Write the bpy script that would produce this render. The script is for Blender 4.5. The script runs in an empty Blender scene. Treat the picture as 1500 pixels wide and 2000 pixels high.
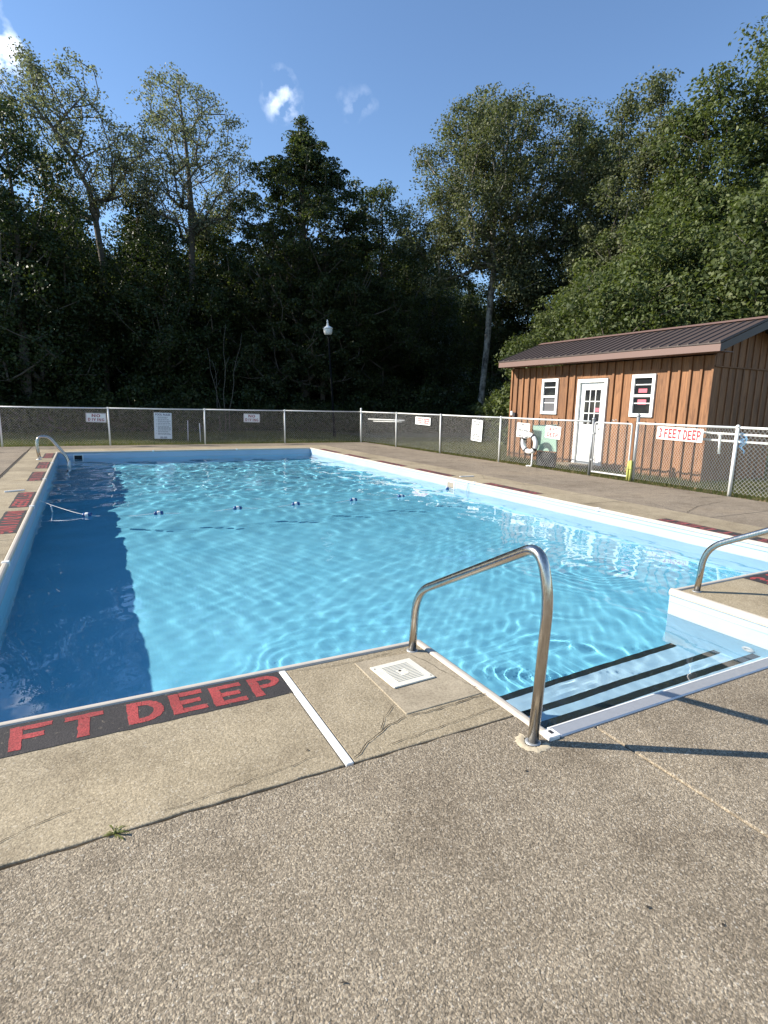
import bpy, bmesh, math, random
import numpy as np
from mathutils import Vector, Matrix

random.seed(11)
scene = bpy.context.scene
COL = scene.collection
R = math.radians

# ------------------------------------------------------------------ camera
cam_d = bpy.data.cameras.new('camera')
cam_d.sensor_fit = 'VERTICAL'
cam_d.sensor_height = 24.0
cam_d.lens = 24.0 * 1110.8 / 2000.0
cam_d.clip_start = 0.05
cam_d.clip_end = 3000
cam = bpy.data.objects.new('camera', cam_d)
COL.objects.link(cam)
r_ = Vector((0.88650254, -0.46231137, 0.01953033))
u_ = Vector((0.06794789, 0.17181078, 0.98278387))
f_ = Vector((0.45770768, 0.86991336, -0.18372378))
EYE = 1.48
cam.matrix_world = Matrix(((r_.x, u_.x, -f_.x, 0), (r_.y, u_.y, -f_.y, 0), (r_.z, u_.z, -f_.z, EYE), (0, 0, 0, 1)))
scene.camera = cam

# ------------------------------------------------------------------ light
SUN_EL = R(30.0)
SUN_H = (-0.864, 0.503)                       # towards the sun, on the ground
world = bpy.data.worlds.new('World')
scene.world = world
world.use_nodes = True
wn = world.node_tree
wn.nodes.clear()
w_out = wn.nodes.new('ShaderNodeOutputWorld')
w_bg = wn.nodes.new('ShaderNodeBackground')
sky = wn.nodes.new('ShaderNodeTexSky')
sky.sky_type = 'NISHITA'
sky.sun_disc = False
sky.sun_elevation = SUN_EL
sky.sun_rotation = math.atan2(SUN_H[0], SUN_H[1])
sky.altitude = 200
sky.air_density = 1.0
sky.dust_density = 0.0
sky.ozone_density = 4.0
w_bg.inputs['Strength'].default_value = 0.112
# a few small fair-weather clouds, placed by compass direction
tc = wn.nodes.new('ShaderNodeTexCoord')
def wmath(op, a, b=None, clamp=False):
    n = wn.nodes.new('ShaderNodeMath'); n.operation = op; n.use_clamp = clamp
    for i, v in enumerate((a, b)):
        if v is None: continue
        if isinstance(v, (int, float)): n.inputs[i].default_value = v
        else: wn.links.new(v, n.inputs[i])
    return n.outputs[0]
nz = wn.nodes.new('ShaderNodeTexNoise'); nz.inputs['Scale'].default_value = 16; nz.inputs['Detail'].default_value = 7
wn.links.new(tc.outputs['Generated'], nz.inputs['Vector'])
nsub = wn.nodes.new('ShaderNodeVectorMath'); nsub.operation = 'SUBTRACT'; nsub.inputs[1].default_value = (.5, .5, .5)
wn.links.new(nz.outputs['Color'], nsub.inputs[0])
nsc = wn.nodes.new('ShaderNodeVectorMath'); nsc.operation = 'SCALE'; nsc.inputs['Scale'].default_value = 0.06
wn.links.new(nsub.outputs[0], nsc.inputs[0])
nadd = wn.nodes.new('ShaderNodeVectorMath'); nadd.operation = 'ADD'
wn.links.new(tc.outputs['Generated'], nadd.inputs[0]); wn.links.new(nsc.outputs[0], nadd.inputs[1])
nz2 = wn.nodes.new('ShaderNodeTexNoise'); nz2.inputs['Scale'].default_value = 38; nz2.inputs['Detail'].default_value = 8
wn.links.new(tc.outputs['Generated'], nz2.inputs['Vector'])
total = None
for (c, rad, amt) in (((-0.075, 0.906, 0.415), 0.055, 1.6), ((0.280, 0.861, 0.420), 0.034, .45), ((0.378, 0.822, 0.426), 0.026, .16),
                      ((0.742, 0.540, 0.398), 0.018, .14), ((-.45, -.75, .48), .06, .9), ((.80, -.42, .42), .05, .8), ((-.9, -.2, .4), .04, .7)):
    L = math.sqrt(sum(v * v for v in c))
    dn = wn.nodes.new('ShaderNodeVectorMath'); dn.operation = 'DISTANCE'
    wn.links.new(nadd.outputs[0], dn.inputs[0]); dn.inputs[1].default_value = tuple(v / L for v in c)
    q = wmath('DIVIDE', dn.outputs['Value'], rad)
    q = wmath('SUBTRACT', 1.0, q, True)
    q = wmath('MULTIPLY', q, amt)
    q = wmath('MULTIPLY', q, wmath('MULTIPLY', wmath('SUBTRACT', nz2.outputs['Fac'], .43, True), 6.5))
    total = q if total is None else wmath('ADD', total, q, True)
cmix = wn.nodes.new('ShaderNodeMixRGB')
cmix.inputs['Color2'].default_value = (11.0, 11.4, 12.2, 1)
wn.links.new(total, cmix.inputs['Fac'])
wn.links.new(sky.outputs['Color'], cmix.inputs['Color1'])
wn.links.new(cmix.outputs['Color'], w_bg.inputs['Color'])
wn.links.new(w_bg.outputs[0], w_out.inputs['Surface'])

sun_d = bpy.data.lights.new('sun', 'SUN')
sun_d.energy = 5.0
sun_d.angle = R(0.53)
sun_d.color = (1.0, 0.93, 0.82)
sun_d.cycles.is_caustics_light = True
sun = bpy.data.objects.new('sun', sun_d)
COL.objects.link(sun)
sdir = Vector((-SUN_H[0] * math.cos(SUN_EL), -SUN_H[1] * math.cos(SUN_EL), -math.sin(SUN_EL)))
sun.rotation_euler = sdir.to_track_quat('-Z', 'Y').to_euler()
sun.location = (-30, 18, 22)

vs = scene.view_settings
vs.view_transform = 'Standard'
vs.look = 'None'
vs.exposure = 0.95
vs.gamma = 1.0
vs.use_curve_mapping = False
cy = scene.cycles
cy.use_denoising = True
try:
    cy.denoiser = 'OPENIMAGEDENOISE'
    cy.denoising_input_passes = 'RGB_ALBEDO_NORMAL'
    cy.denoising_prefilter = 'ACCURATE'
except Exception:
    pass
cy.max_bounces = 10
cy.diffuse_bounces = 6
cy.glossy_bounces = 4
cy.transmission_bounces = 6
cy.transparent_max_bounces = 8
cy.caustics_reflective = False
cy.caustics_refractive = True
cy.sample_clamp_indirect = 3.0
cy.use_adaptive_sampling = False

# ------------------------------------------------------------------ materials
def new_mat(name):
    m = bpy.data.materials.new(name); m.use_nodes = True
    nt = m.node_tree
    return m, nt, nt.nodes['Principled BSDF']

def N(nt, kind, **kw):
    n = nt.nodes.new(kind)
    for k, v in kw.items():
        if k in n.inputs: n.inputs[k].default_value = v
        else: setattr(n, k, v)
    return n

def ramp(nt, fac, stops):
    n = nt.nodes.new('ShaderNodeValToRGB')
    el = n.color_ramp.elements
    while len(el) < len(stops): el.new(0.5)
    for e, (p, c) in zip(el, stops):
        e.position = p
        e.color = (*c, 1) if len(c) == 3 else c
    nt.links.new(fac, n.inputs['Fac'])
    return n.outputs['Color']

def mixc(nt, fac, a, b, mode='MIX'):
    n = nt.nodes.new('ShaderNodeMixRGB'); n.blend_type = mode
    for i, v in (('Fac', fac), ('Color1', a), ('Color2', b)):
        if isinstance(v, (int, float)): n.inputs[i].default_value = v
        elif isinstance(v, tuple): n.inputs[i].default_value = (*v, 1)
        else: nt.links.new(v, n.inputs[i])
    return n.outputs['Color']

def noise(nt, vec, scale, detail=4, rough=.55, dist=0.):
    n = N(nt, 'ShaderNodeTexNoise', Scale=scale, Detail=detail, Roughness=rough, Distortion=dist)
    if vec is not None: nt.links.new(vec, n.inputs['Vector'])
    return n

def gpos(nt):
    return nt.nodes.new('ShaderNodeNewGeometry').outputs['Position']

def opos(nt):
    return nt.nodes.new('ShaderNodeTexCoord').outputs['Object']

def scaled(nt, vec, s):
    m = nt.nodes.new('ShaderNodeMapping'); m.inputs['Scale'].default_value = s
    nt.links.new(vec, m.inputs['Vector']); return m.outputs['Vector']

def bump(nt, bsdf, h, strength, dist):
    b = N(nt, 'ShaderNodeBump', Strength=strength, Distance=dist)
    nt.links.new(h, b.inputs['Height']); nt.links.new(b.outputs['Normal'], bsdf.inputs['Normal'])
    return b

def simple(name, col, rough=.5, metal=0., var=.12, scale=9., bmp=0.):
    m, nt, b = new_mat(name)
    b.inputs['Roughness'].default_value = rough
    b.inputs['Metallic'].default_value = metal
    n = noise(nt, opos(nt), scale, 5)
    c = mixc(nt, n.outputs['Fac'], tuple(v * (1 - var) for v in col), tuple(min(1, v * (1 + var)) for v in col))
    nt.links.new(c, b.inputs['Base Color'])
    if bmp: bump(nt, b, n.outputs['Fac'], bmp, .004)
    return m

def m_concrete(name, dark, light, agg, spec_scale, coarse):
    """weathered concrete; agg = how much the stones show"""
    m, nt, b = new_mat(name)
    P = gpos(nt)
    big = noise(nt, P, .9, 6, .62)
    mid = noise(nt, P, 7., 5, .6)
    fine = noise(nt, P, spec_scale * .55, 3, .6)
    vo = N(nt, 'ShaderNodeTexVoronoi', Scale=spec_scale)
    wob = noise(nt, P, spec_scale * .7, 2)
    off = N(nt, 'ShaderNodeVectorMath', operation='SCALE', Scale=.012)
    nt.links.new(wob.outputs['Color'], off.inputs[0])
    ad = N(nt, 'ShaderNodeVectorMath', operation='ADD')
    nt.links.new(P, ad.inputs[0]); nt.links.new(off.outputs[0], ad.inputs[1])
    nt.links.new(ad.outputs[0], vo.inputs['Vector'])
    base = ramp(nt, big.outputs['Fac'], [(.3, dark), (.72, light)])
    base = mixc(nt, .38, base, ramp(nt, mid.outputs['Fac'], [(.3, tuple(v * .72 for v in dark)), (.7, tuple(min(1, v * 1.12) for v in light))]))
    stone = ramp(nt, N_sep(nt, vo.outputs['Color']), [(0., tuple(v * .40 for v in dark)), (.25, tuple(v * .72 for v in dark)), (.5, dark), (.78, light),
                                                      (.93, tuple(min(1, v * 1.3) for v in light)), (1., (.60, .56, .48))])
    col = mixc(nt, agg, base, stone)
    edge = ramp(nt, vo.outputs['Distance'], [(.42, (1, 1, 1)), (.85, (.62, .60, .56))])
    col = mixc(nt, agg * .9, col, mixc(nt, 1., col, edge, 'MULTIPLY'))
    sp = ramp(nt, fine.outputs['Fac'], [(.32, (.62, .60, .58)), (.52, (1, 1, 1)), (.75, (1.12, 1.1, 1.06))])
    col = mixc(nt, .75, col, mixc(nt, 1., col, sp, 'MULTIPLY'))
    st = noise(nt, P, 2.3, 8, .7)
    stain = ramp(nt, st.outputs['Fac'], [(.36, (.70, .68, .66)), (.5, (1, 1, 1))])
    col = mixc(nt, .7, col, mixc(nt, 1., col, stain, 'MULTIPLY'))
    wr_ = noise(nt, P, .55, 5, .6, .8)
    worn = ramp(nt, wr_.outputs['Fac'], [(.35, (.84, .83, .82)), (.52, (1, 1, 1)), (.7, (1.10, 1.08, 1.04))])
    col = mixc(nt, 1., col, worn, 'MULTIPLY')
    nt.links.new(col, b.inputs['Base Color'])
    b.inputs['Roughness'].default_value = .88
    b.inputs['Specular IOR Level'].default_value = .25
    h = N(nt, 'ShaderNodeMath', operation='MULTIPLY_ADD')
    inv = N(nt, 'ShaderNodeMath', operation='SUBTRACT'); inv.inputs[0].default_value = 1.
    nt.links.new(vo.outputs['Distance'], inv.inputs[1])
    nt.links.new(inv.outputs[0], h.inputs[0]); h.inputs[1].default_value = agg
    nt.links.new(fine.outputs['Fac'], h.inputs[2])
    bump(nt, b, h.outputs[0], .85, coarse)
    return m

def N_sep(nt, c):
    s = nt.nodes.new('ShaderNodeSeparateColor'); nt.links.new(c, s.inputs[0]); return s.outputs[0]

M = {}
M['agg'] = m_concrete('exposed_aggregate', (.265, .217, .155), (.43, .36, .262), .62, 170., .0042)
M['tan'] = m_concrete('tan_concrete', (.32, .262, .172), (.46, .385, .265), .34, 150., .0030)
M['patch'] = m_concrete('smooth_patch_concrete', (.34, .285, .20), (.47, .40, .29), .10, 170., .0015)
M['grey'] = m_concrete('grey_concrete', (.22, .18, .135), (.34, .28, .205), .35, 120., .0030)
M['base'] = simple('dark_joint_dirt', (.06, .05, .038), .95)
M['crack'] = simple('crack_dirt', (.035, .028, .02), 1.)
M['white_strip'] = simple('white_plastic_strip', (.74, .73, .69), .5, var=.08)
M['coping'] = simple('pale_coping', (.52, .46, .38), .65, var=.16, scale=14)
M['alu'] = simple('grey_aluminium', (.55, .56, .57), .38, metal=.55, var=.1, scale=30)
M['white_metal'] = simple('white_painted_metal', (.74, .74, .70), .45, var=.07, scale=20)
M['galv'] = simple('galvanised_steel', (.36, .37, .37), .5, metal=.5, var=.15, scale=30)
M['gate_metal'] = simple('dull_white_metal', (.55, .55, .53), .5, var=.12, scale=12)
M['wire'] = simple('wire_coat', (.60, .59, .55), .45, var=.08)
M['white'] = simple('white_board', (.80, .80, .77), .5, var=.04)
M['grey_board'] = simple('grey_white_board', (.66, .70, .72), .5, var=.06)
M['black'] = simple('black_ink', (.03, .03, .035), .6)
M['blueink'] = simple('slate_ink', (.06, .08, .12), .6)
M['red'] = simple('red_ink', (.52, .035, .04), .5)
M['maroon'] = simple('maroon_ink', (.30, .05, .05), .5)
M['rubber'] = simple('black_band', (.025, .025, .03), .55)
M['navy'] = simple('blue_float', (.015, .07, .20), .35)
M['yellow'] = simple('yellow_foam', (.46, .46, .12), .8, var=.15)
M['green'] = simple('pale_green_sheet', (.27, .42, .34), .55, var=.12, scale=5)
M['bluerope'] = simple('blue_cord', (.18, .42, .66), .6)
M['brown_fascia'] = simple('brown_metal_trim', (.165, .098, .078), .6, var=.08, scale=3)
M['brown_roof'] = simple('dark_brown_roof', (.062, .043, .034), .58, var=.15, scale=4)
M['darkpole'] = simple('black_pole', (.006, .007, .007), .9)
M['darkpole'].node_tree.nodes['Principled BSDF'].inputs['Specular IOR Level'].default_value = .1
M['globe'] = simple('white_lamp_globe', (.78, .78, .74), .3, var=.03)
M['paper'] = simple('pink_paper', (.62, .14, .18), .7)
M['sealant'] = simple('cream_sealant', (.50, .42, .29), .85, var=.25, scale=40, bmp=.6)
M['hatch'] = simple('cream_plastic', (.68, .64, .53), .55, var=.10, scale=24)
M['dark_void'] = simple('dark_opening', (.012, .012, .012), .8)
M['skim_flap'] = simple('skimmer_flap', (.30, .25, .19), .6)
M['bark'] = simple('grey_bark', (.105, .088, .068), .9, var=.35, scale=6, bmp=.8)
def birch():
    m, nt, b = new_mat('pale_bark')
    P = gpos(nt)
    n = noise(nt, scaled(nt, P, (1, 1, .55)), 5.5, 5, .7); f = noise(nt, scaled(nt, P, (1, 1, 3.)), 4., 4)
    c = ramp(nt, n.outputs['Fac'], [(.36, (.035, .03, .026)), (.47, (.19, .172, .145)), (.62, (.36, .335, .285))])
    c = mixc(nt, .5, c, mixc(nt, 1., c, ramp(nt, f.outputs['Fac'], [(.35, (.45, .43, .4)), (.6, (1.1, 1.1, 1.08))]), 'MULTIPLY'))
    nt.links.new(c, b.inputs['Base Color']); b.inputs['Roughness'].default_value = .9
    bump(nt, b, n.outputs['Fac'], .7, .03)
    return m
M['pale_bark'] = birch()
M['sapling_bark'] = simple('sapling_bark', (.15, .13, .105), .9, var=.4, scale=7)
M['soil'] = simple('soil', (.12, .09, .06), 1., var=.4, scale=8)
M['dry'] = simple('dry_leaf', (.26, .18, .10), .9, var=.4, scale=30)
M['screen'] = simple('grey_window_screen', (.10, .10, .105), .6)
M['interior'] = simple('interior_wall', (.22, .21, .20), .9)

def stainless():
    m, nt, b = new_mat('stainless_steel')
    b.inputs['Metallic'].default_value = 1.0
    n = noise(nt, scaled(nt, gpos(nt), (30, 30, 3)), 6, 4)
    nt.links.new(ramp(nt, n.outputs['Fac'], [(.3, (.42, .38, .33)), (.7, (.60, .56, .51))]), b.inputs['Base Color'])
    nt.links.new(ramp(nt, n.outputs['Fac'], [(.3, (.16,) * 3), (.7, (.27,) * 3)]), b.inputs['Roughness'])
    return m
M['steel'] = stainless()

def wood(name, a, c):
    m, nt, b = new_mat(name)
    tcn = nt.nodes.new('ShaderNodeTexCoord'); oi = nt.nodes.new('ShaderNodeObjectInfo')
    sh = N(nt, 'ShaderNodeVectorMath', operation='ADD')
    sc = N(nt, 'ShaderNodeVectorMath', operation='SCALE', Scale=1.0)
    cx = N(nt, 'ShaderNodeCombineXYZ')
    mu = N(nt, 'ShaderNodeMath', operation='MULTIPLY'); mu.inputs[1].default_value = 37.
    nt.links.new(oi.outputs['Random'], mu.inputs[0])
    for i in range(3): nt.links.new(mu.outputs[0], cx.inputs[i])
    nt.links.new(tcn.outputs['Object'], sh.inputs[0]); nt.links.new(cx.outputs[0], sh.inputs[1])
    g = noise(nt, scaled(nt, sh.outputs[0], (22, 22, 1.1)), 2.2, 6, .6, .6)
    k = noise(nt, scaled(nt, sh.outputs[0], (5, 5, 1.6)), 1.4, 4, .6)
    col = ramp(nt, g.outputs['Fac'], [(.28, tuple(v * .55 for v in a)), (.5, a), (.75, c)])
    kk = ramp(nt, k.outputs['Fac'], [(.30, (.45, .40, .36)), (.46, (1, 1, 1))])
    col = mixc(nt, .6, col, mixc(nt, 1., col, kk, 'MULTIPLY'))
    vr = ramp(nt, oi.outputs['Random'], [(0., (.78, .76, .74)), (1., (1.15, 1.12, 1.08))])
    col = mixc(nt, 1., col, vr, 'MULTIPLY')
    nt.links.new(col, b.inputs['Base Color'])
    b.inputs['Roughness'].default_value = .72
    bump(nt, b, g.outputs['Fac'], .35, .004)
    return m
M['wood'] = wood('stained_board', (.235, .108, .045), (.36, .178, .077))

def paint(name, col, under, wear):
    m, nt, b = new_mat(name)
    P = gpos(nt)
    n = noise(nt, P, 26., 8, .75); n2 = noise(nt, P, 5., 4); sp = noise(nt, P, 130., 3, .7)
    c = ramp(nt, n2.outputs['Fac'], [(.3, tuple(v * .72 for v in col)), (.7, tuple(v * 1.15 for v in col))])
    c = mixc(nt, .8, c, mixc(nt, 1., c, ramp(nt, sp.outputs['Fac'], [(.34, (.45,) * 3), (.52, (1.,) * 3), (.68, (1.3,) * 3)]), 'MULTIPLY'))
    f = ramp(nt, n.outputs['Fac'], [(wear, (0, 0, 0)), (wear + .05, (1, 1, 1))])
    c = mixc(nt, f, c, under)
    nt.links.new(c, b.inputs['Base Color'])
    b.inputs['Roughness'].default_value = .85
    bump(nt, b, sp.outputs['Fac'], .9, .004)
    return m
M['paint_black'] = paint('worn_black_paint', (.036, .031, .03), (.17, .14, .105), .60)
M['paint_red'] = paint('worn_red_paint', (.36, .050, .048), (.15, .075, .06), .59)
M['paint_maroon'] = paint('faded_red_paint', (.30, .065, .065), (.12, .05, .045), .57)

def liner(name, c1, c2, seams=True):
    m, nt, b = new_mat(name)
    P = gpos(nt)
    n = noise(nt, P, 1.3, 5, .6)
    nt.links.new(ramp(nt, n.outputs['Fac'], [(.3, c1), (.7, c2)]), b.inputs['Base Color'])
    b.inputs['Roughness'].default_value = .45
    b.inputs['Specular IOR Level'].default_value = .2
    sp = nt.nodes.new('ShaderNodeSeparateXYZ'); nt.links.new(P, sp.inputs[0])
    sn = noise(nt, P, 5., 5, .65)
    ma = N(nt, 'ShaderNodeMath', operation='MULTIPLY_ADD'); nt.links.new(sn.outputs['Fac'], ma.inputs[0]); ma.inputs[1].default_value = .035; nt.links.new(sp.outputs['Z'], ma.inputs[2])
    mr = N(nt, 'ShaderNodeMapRange'); mr.inputs['From Min'].default_value = -.20; mr.inputs['From Max'].default_value = -.155; nt.links.new(ma.outputs[0], mr.inputs['Value'])
    line = ramp(nt, mr.outputs[0], [(.0, (0, 0, 0)), (.25, (.55,) * 3), (.6, (.15,) * 3), (1., (0, 0, 0))])
    bc_ = b.inputs['Base Color'].links[0].from_socket
    nt.links.new(mixc(nt, line, bc_, (.34, .36, .30)), b.inputs['Base Color'])
    w = noise(nt, scaled(nt, P, (1, 1, 3)), 3.2, 3)
    bump(nt, b, w.outputs['Fac'], .12, .02)
    return m
M['liner_floor'] = liner('blue_floor_liner', (.21, .66, .86), (.25, .71, .90))
M['liner_wall'] = liner('white_blue_wall_liner', (.36, .46, .58), (.42, .52, .63))
M['liner_low'] = liner('pale_blue_wall_liner', (.30, .58, .74), (.37, .64, .79))
M['step_white'] = liner('white_step', (.42, .66, .80), (.50, .72, .84))
M['nosing'] = simple('black_nosing', (.012, .016, .016), .6)

def water_mat():
    m = bpy.data.materials.new('pool_water'); m.use_nodes = True
    nt = m.node_tree; nt.nodes.clear()
    o = nt.nodes.new('ShaderNodeOutputMaterial')
    g = nt.nodes.new('ShaderNodeBsdfGlass')
    g.inputs['IOR'].default_value = 1.333
    g.inputs['Roughness'].default_value = 0.0
    g.inputs['Color'].default_value = (1, 1, 1, 1)
    nt.links.new(g.outputs[0], o.inputs['Surface'])
    return m
M['water'] = water_mat()

def glass_pane():
    m, nt, b = new_mat('window_glass')
    b.inputs['Base Color'].default_value = (.018, .02, .022, 1)
    b.inputs['Roughness'].default_value = .04
    b.inputs['Specular IOR Level'].default_value = .5
    n = noise(nt, opos(nt), 3., 2)
    bump(nt, b, n.outputs['Fac'], .04, .01)
    return m
M['glass'] = glass_pane()

def leaf_mat(name, cols, trans=.35, rough=.5, spec=.35):
    m = bpy.data.materials.new(name); m.use_nodes = True
    nt = m.node_tree; b = nt.nodes['Principled BSDF']; o = nt.nodes['Material Output']
    g = nt.nodes.new('ShaderNodeNewGeometry')
    c = ramp(nt, g.outputs['Random Per Island'], [(i / (len(cols) - 1), c) for i, c in enumerate(cols)])
    nn = noise(nt, g.outputs['Position'], .55, 3)
    v = ramp(nt, nn.outputs['Fac'], [(.3, (.72, .74, .70)), (.7, (1.2, 1.16, 1.05))])
    c = mixc(nt, 1., c, v, 'MULTIPLY')
    nt.links.new(c, b.inputs['Base Color'])
    b.inputs['Roughness'].default_value = rough
    b.inputs['Specular IOR Level'].default_value = spec
    t = nt.nodes.new('ShaderNodeBsdfTranslucent')
    tcol = mixc(nt, 1., c, (1.35, 1.45, .7), 'MULTIPLY')
    nt.links.new(tcol, t.inputs['Color'])
    mx = nt.nodes.new('ShaderNodeMixShader'); mx.inputs[0].default_value = trans
    nt.links.new(b.outputs[0], mx.inputs[1]); nt.links.new(t.outputs[0], mx.inputs[2])
    nt.links.new(mx.outputs[0], o.inputs['Surface'])
    return m
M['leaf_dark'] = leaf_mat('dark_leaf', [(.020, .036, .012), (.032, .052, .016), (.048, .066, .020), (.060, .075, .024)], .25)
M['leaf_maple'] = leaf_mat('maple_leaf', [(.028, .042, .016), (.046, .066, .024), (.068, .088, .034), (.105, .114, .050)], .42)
M['leaf_silver'] = leaf_mat('silver_leaf', [(.085, .098, .068), (.145, .158, .118), (.21, .22, .175), (.32, .33, .28)], .32, .6, .2)
M['leaf_poplar'] = leaf_mat('poplar_leaf', [(.050, .064, .034), (.088, .104, .056), (.135, .148, .085), (.21, .22, .145)], .32, .6, .2)
M['leaf_green'] = leaf_mat('green_leaf', [(.045, .064, .022), (.076, .101, .036), (.108, .134, .052), (.145, .166, .074)], .32, .58, .25)
M['grass'] = leaf_mat('grass_blade', [(.050, .070, .020), (.080, .100, .030), (.120, .125, .045), (.20, .17, .08)], .3, .6, .2)
M['weed'] = leaf_mat('weed_leaf', [(.09, .11, .03), (.16, .18, .05), (.28, .26, .11)], .3)

def ground_mat():
    m, nt, b = new_mat('lawn_ground')
    P = gpos(nt)
    n = noise(nt, P, .35, 6, .65); f = noise(nt, P, 18., 4, .7)
    c = ramp(nt, n.outputs['Fac'], [(.35, (.060, .074, .026)), (.52, (.085, .085, .036)), (.66, (.135, .11, .062))])
    c = mixc(nt, .6, c, mixc(nt, 1., c, ramp(nt, f.outputs['Fac'], [(.3, (.45, .45, .45)), (.65, (1.3, 1.25, 1.1))]), 'MULTIPLY'))
    nt.links.new(c, b.inputs['Base Color'])
    b.inputs['Roughness'].default_value = .95
    bump(nt, b, f.outputs['Fac'], .8, .05)
    return m
M['ground'] = ground_mat()

# ------------------------------------------------------------------ mesh helpers
class MB:
    def __init__(s): s.v = []; s.f = []
    def add(s, vs_, fs):
        o = len(s.v); s.v += [tuple(v) for v in vs_]; s.f += [tuple(i + o for i in f) for f in fs]; return s
    def box(s, x0, x1, y0, y1, z0, z1, bev=0.):
        if bev <= 0:
            return s.add([(x0, y0, z0), (x1, y0, z0), (x1, y1, z0), (x0, y1, z0), (x0, y0, z1), (x1, y0, z1), (x1, y1, z1), (x0, y1, z1)],
                         [(3, 2, 1, 0), (4, 5, 6, 7), (0, 1, 5, 4), (1, 2, 6, 5), (2, 3, 7, 6), (3, 0, 4, 7)])
        b = min(bev, (x1 - x0) * .45, (y1 - y0) * .45, (z1 - z0) * .45)
        rings = []
        for z, i in ((z0, b), (z0 + b, 0), (z1 - b, 0), (z1, b)):
            r = []
            for cx, cy_, sx, sy in ((x0, y0, 1, 1), (x1, y0, -1, 1), (x1, y1, -1, -1), (x0, y1, 1, -1)):
                a = (cx + sx * (i + b), cy_ + sy * i, z); c = (cx + sx * i, cy_ + sy * (i + b), z)
                r += ([c, a] if sx * sy > 0 else [a, c])
            rings.append(r)
        vv = sum(rings, []); ff = [tuple(range(7, -1, -1)), tuple(range(24, 32))]
        for k in range(3):
            for j in range(8):
                a = k * 8 + j; c = k * 8 + (j + 1) % 8
                ff.append((a, c, c + 8, a + 8))
        return s.add(vv, ff)
    def prism(s, poly, z0, z1):
        n = len(poly)
        vv = [(x, y, z0) for x, y in poly] + [(x, y, z1) for x, y in poly]
        ff = [tuple(range(n - 1, -1, -1)), tuple(range(n, 2 * n))] + [(i, (i + 1) % n, n + (i + 1) % n, n + i) for i in range(n)]
        return s.add(vv, ff)
    def tube(s, pts, r, n=10, caps=True, closed=False):
        pts = [Vector(p) for p in pts]; rr = r if isinstance(r, (list, tuple)) else [r] * len(pts)
        m = len(pts); up = None; vv = []
        for i, p in enumerate(pts):
            if closed: t = pts[(i + 1) % m] - pts[i - 1]
            else: t = pts[min(i + 1, m - 1)] - pts[max(i - 1, 0)]
            t.normalize()
            if up is None:
                up = Vector((0, 0, 1)) if abs(t.z) < .9 else Vector((1, 0, 0))
            a = (up - t * up.dot(t)).normalized(); up = a
            b = t.cross(a)
            for k in range(n):
                w = 2 * math.pi * k / n
                vv.append(p + (a * math.cos(w) + b * math.sin(w)) * rr[i])
        ff = []
        for i in range(m if closed else m - 1):
            j = (i + 1) % m
            for k in range(n):
                k2 = (k + 1) % n
                ff.append((i * n + k, i * n + k2, j * n + k2, j * n + k))
        if caps and not closed:
            ff.append(tuple(range(n - 1, -1, -1))); ff.append(tuple((m - 1) * n + k for k in range(n)))
        return s.add(vv, ff)
    def lathe(s, prof, c=(0, 0, 0), n=20):
        vv = []
        for r, z in prof:
            for k in range(n):
                w = 2 * math.pi * k / n
                vv.append((c[0] + r * math.cos(w), c[1] + r * math.sin(w), c[2] + z))
        ff = []
        for i in range(len(prof) - 1):
            for k in range(n):
                k2 = (k + 1) % n
                ff.append((i * n + k, i * n + k2, (i + 1) * n + k2, (i + 1) * n + k))
        ff.append(tuple(range(n - 1, -1, -1))); ff.append(tuple((len(prof) - 1) * n + k for k in range(n)))
        return s.add(vv, ff)
    def xform(s, mat):
        s.v = [tuple(mat @ Vector(v)) for v in s.v]; return s
    def mesh(s, name, m, smooth=False):
        me = bpy.data.meshes.new(name)
        me.from_pydata(s.v, [], s.f)
        me.validate(); me.update()
        if m: me.materials.append(M[m] if isinstance(m, str) else m)
        if smooth: me.polygons.foreach_set('use_smooth', [True] * len(me.polygons))
        return me
    def build(s, name, m, parent=None, smooth=False):
        return obj(name, s.mesh(name, m, smooth), parent)

def obj(name, me, parent=None):
    o = bpy.data.objects.new(name, me); COL.objects.link(o)
    if parent is not None: o.parent = parent
    return o

def tag(o, label, cat, group=None):
    o['label'] = label; o['category'] = cat
    if group: o['group'] = group
    return o

def thing(name, label, cat, loc=(0, 0, 0), group=None):
    o = bpy.data.objects.new(name, None); COL.objects.link(o); o.location = loc; o.empty_display_size = .2
    return tag(o, label, cat, group)

def np_mesh(name, verts, faces, mat, smooth=False):
    """verts (n,3) array, faces (m,k) array"""
    me = bpy.data.meshes.new(name)
    me.vertices.add(len(verts)); me.vertices.foreach_set('co', np.ascontiguousarray(verts, dtype=np.float32).ravel())
    k = faces.shape[1]
    me.loops.add(faces.size); me.loops.foreach_set('vertex_index', np.ascontiguousarray(faces, dtype=np.int32).ravel())
    me.polygons.add(len(faces))
    me.polygons.foreach_set('loop_start', np.arange(0, faces.size, k, dtype=np.int32))
    if smooth: me.polygons.foreach_set('use_smooth', np.ones(len(faces), dtype=bool))
    me.update(calc_edges=True)
    me.materials.append(M[mat])
    return me

def bevelled(o, w, seg=2):
    md = o.modifiers.new('bevel', 'BEVEL'); md.width = w; md.segments = seg; md.limit_method = 'ANGLE'; md.angle_limit = R(40)
    return o

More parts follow.
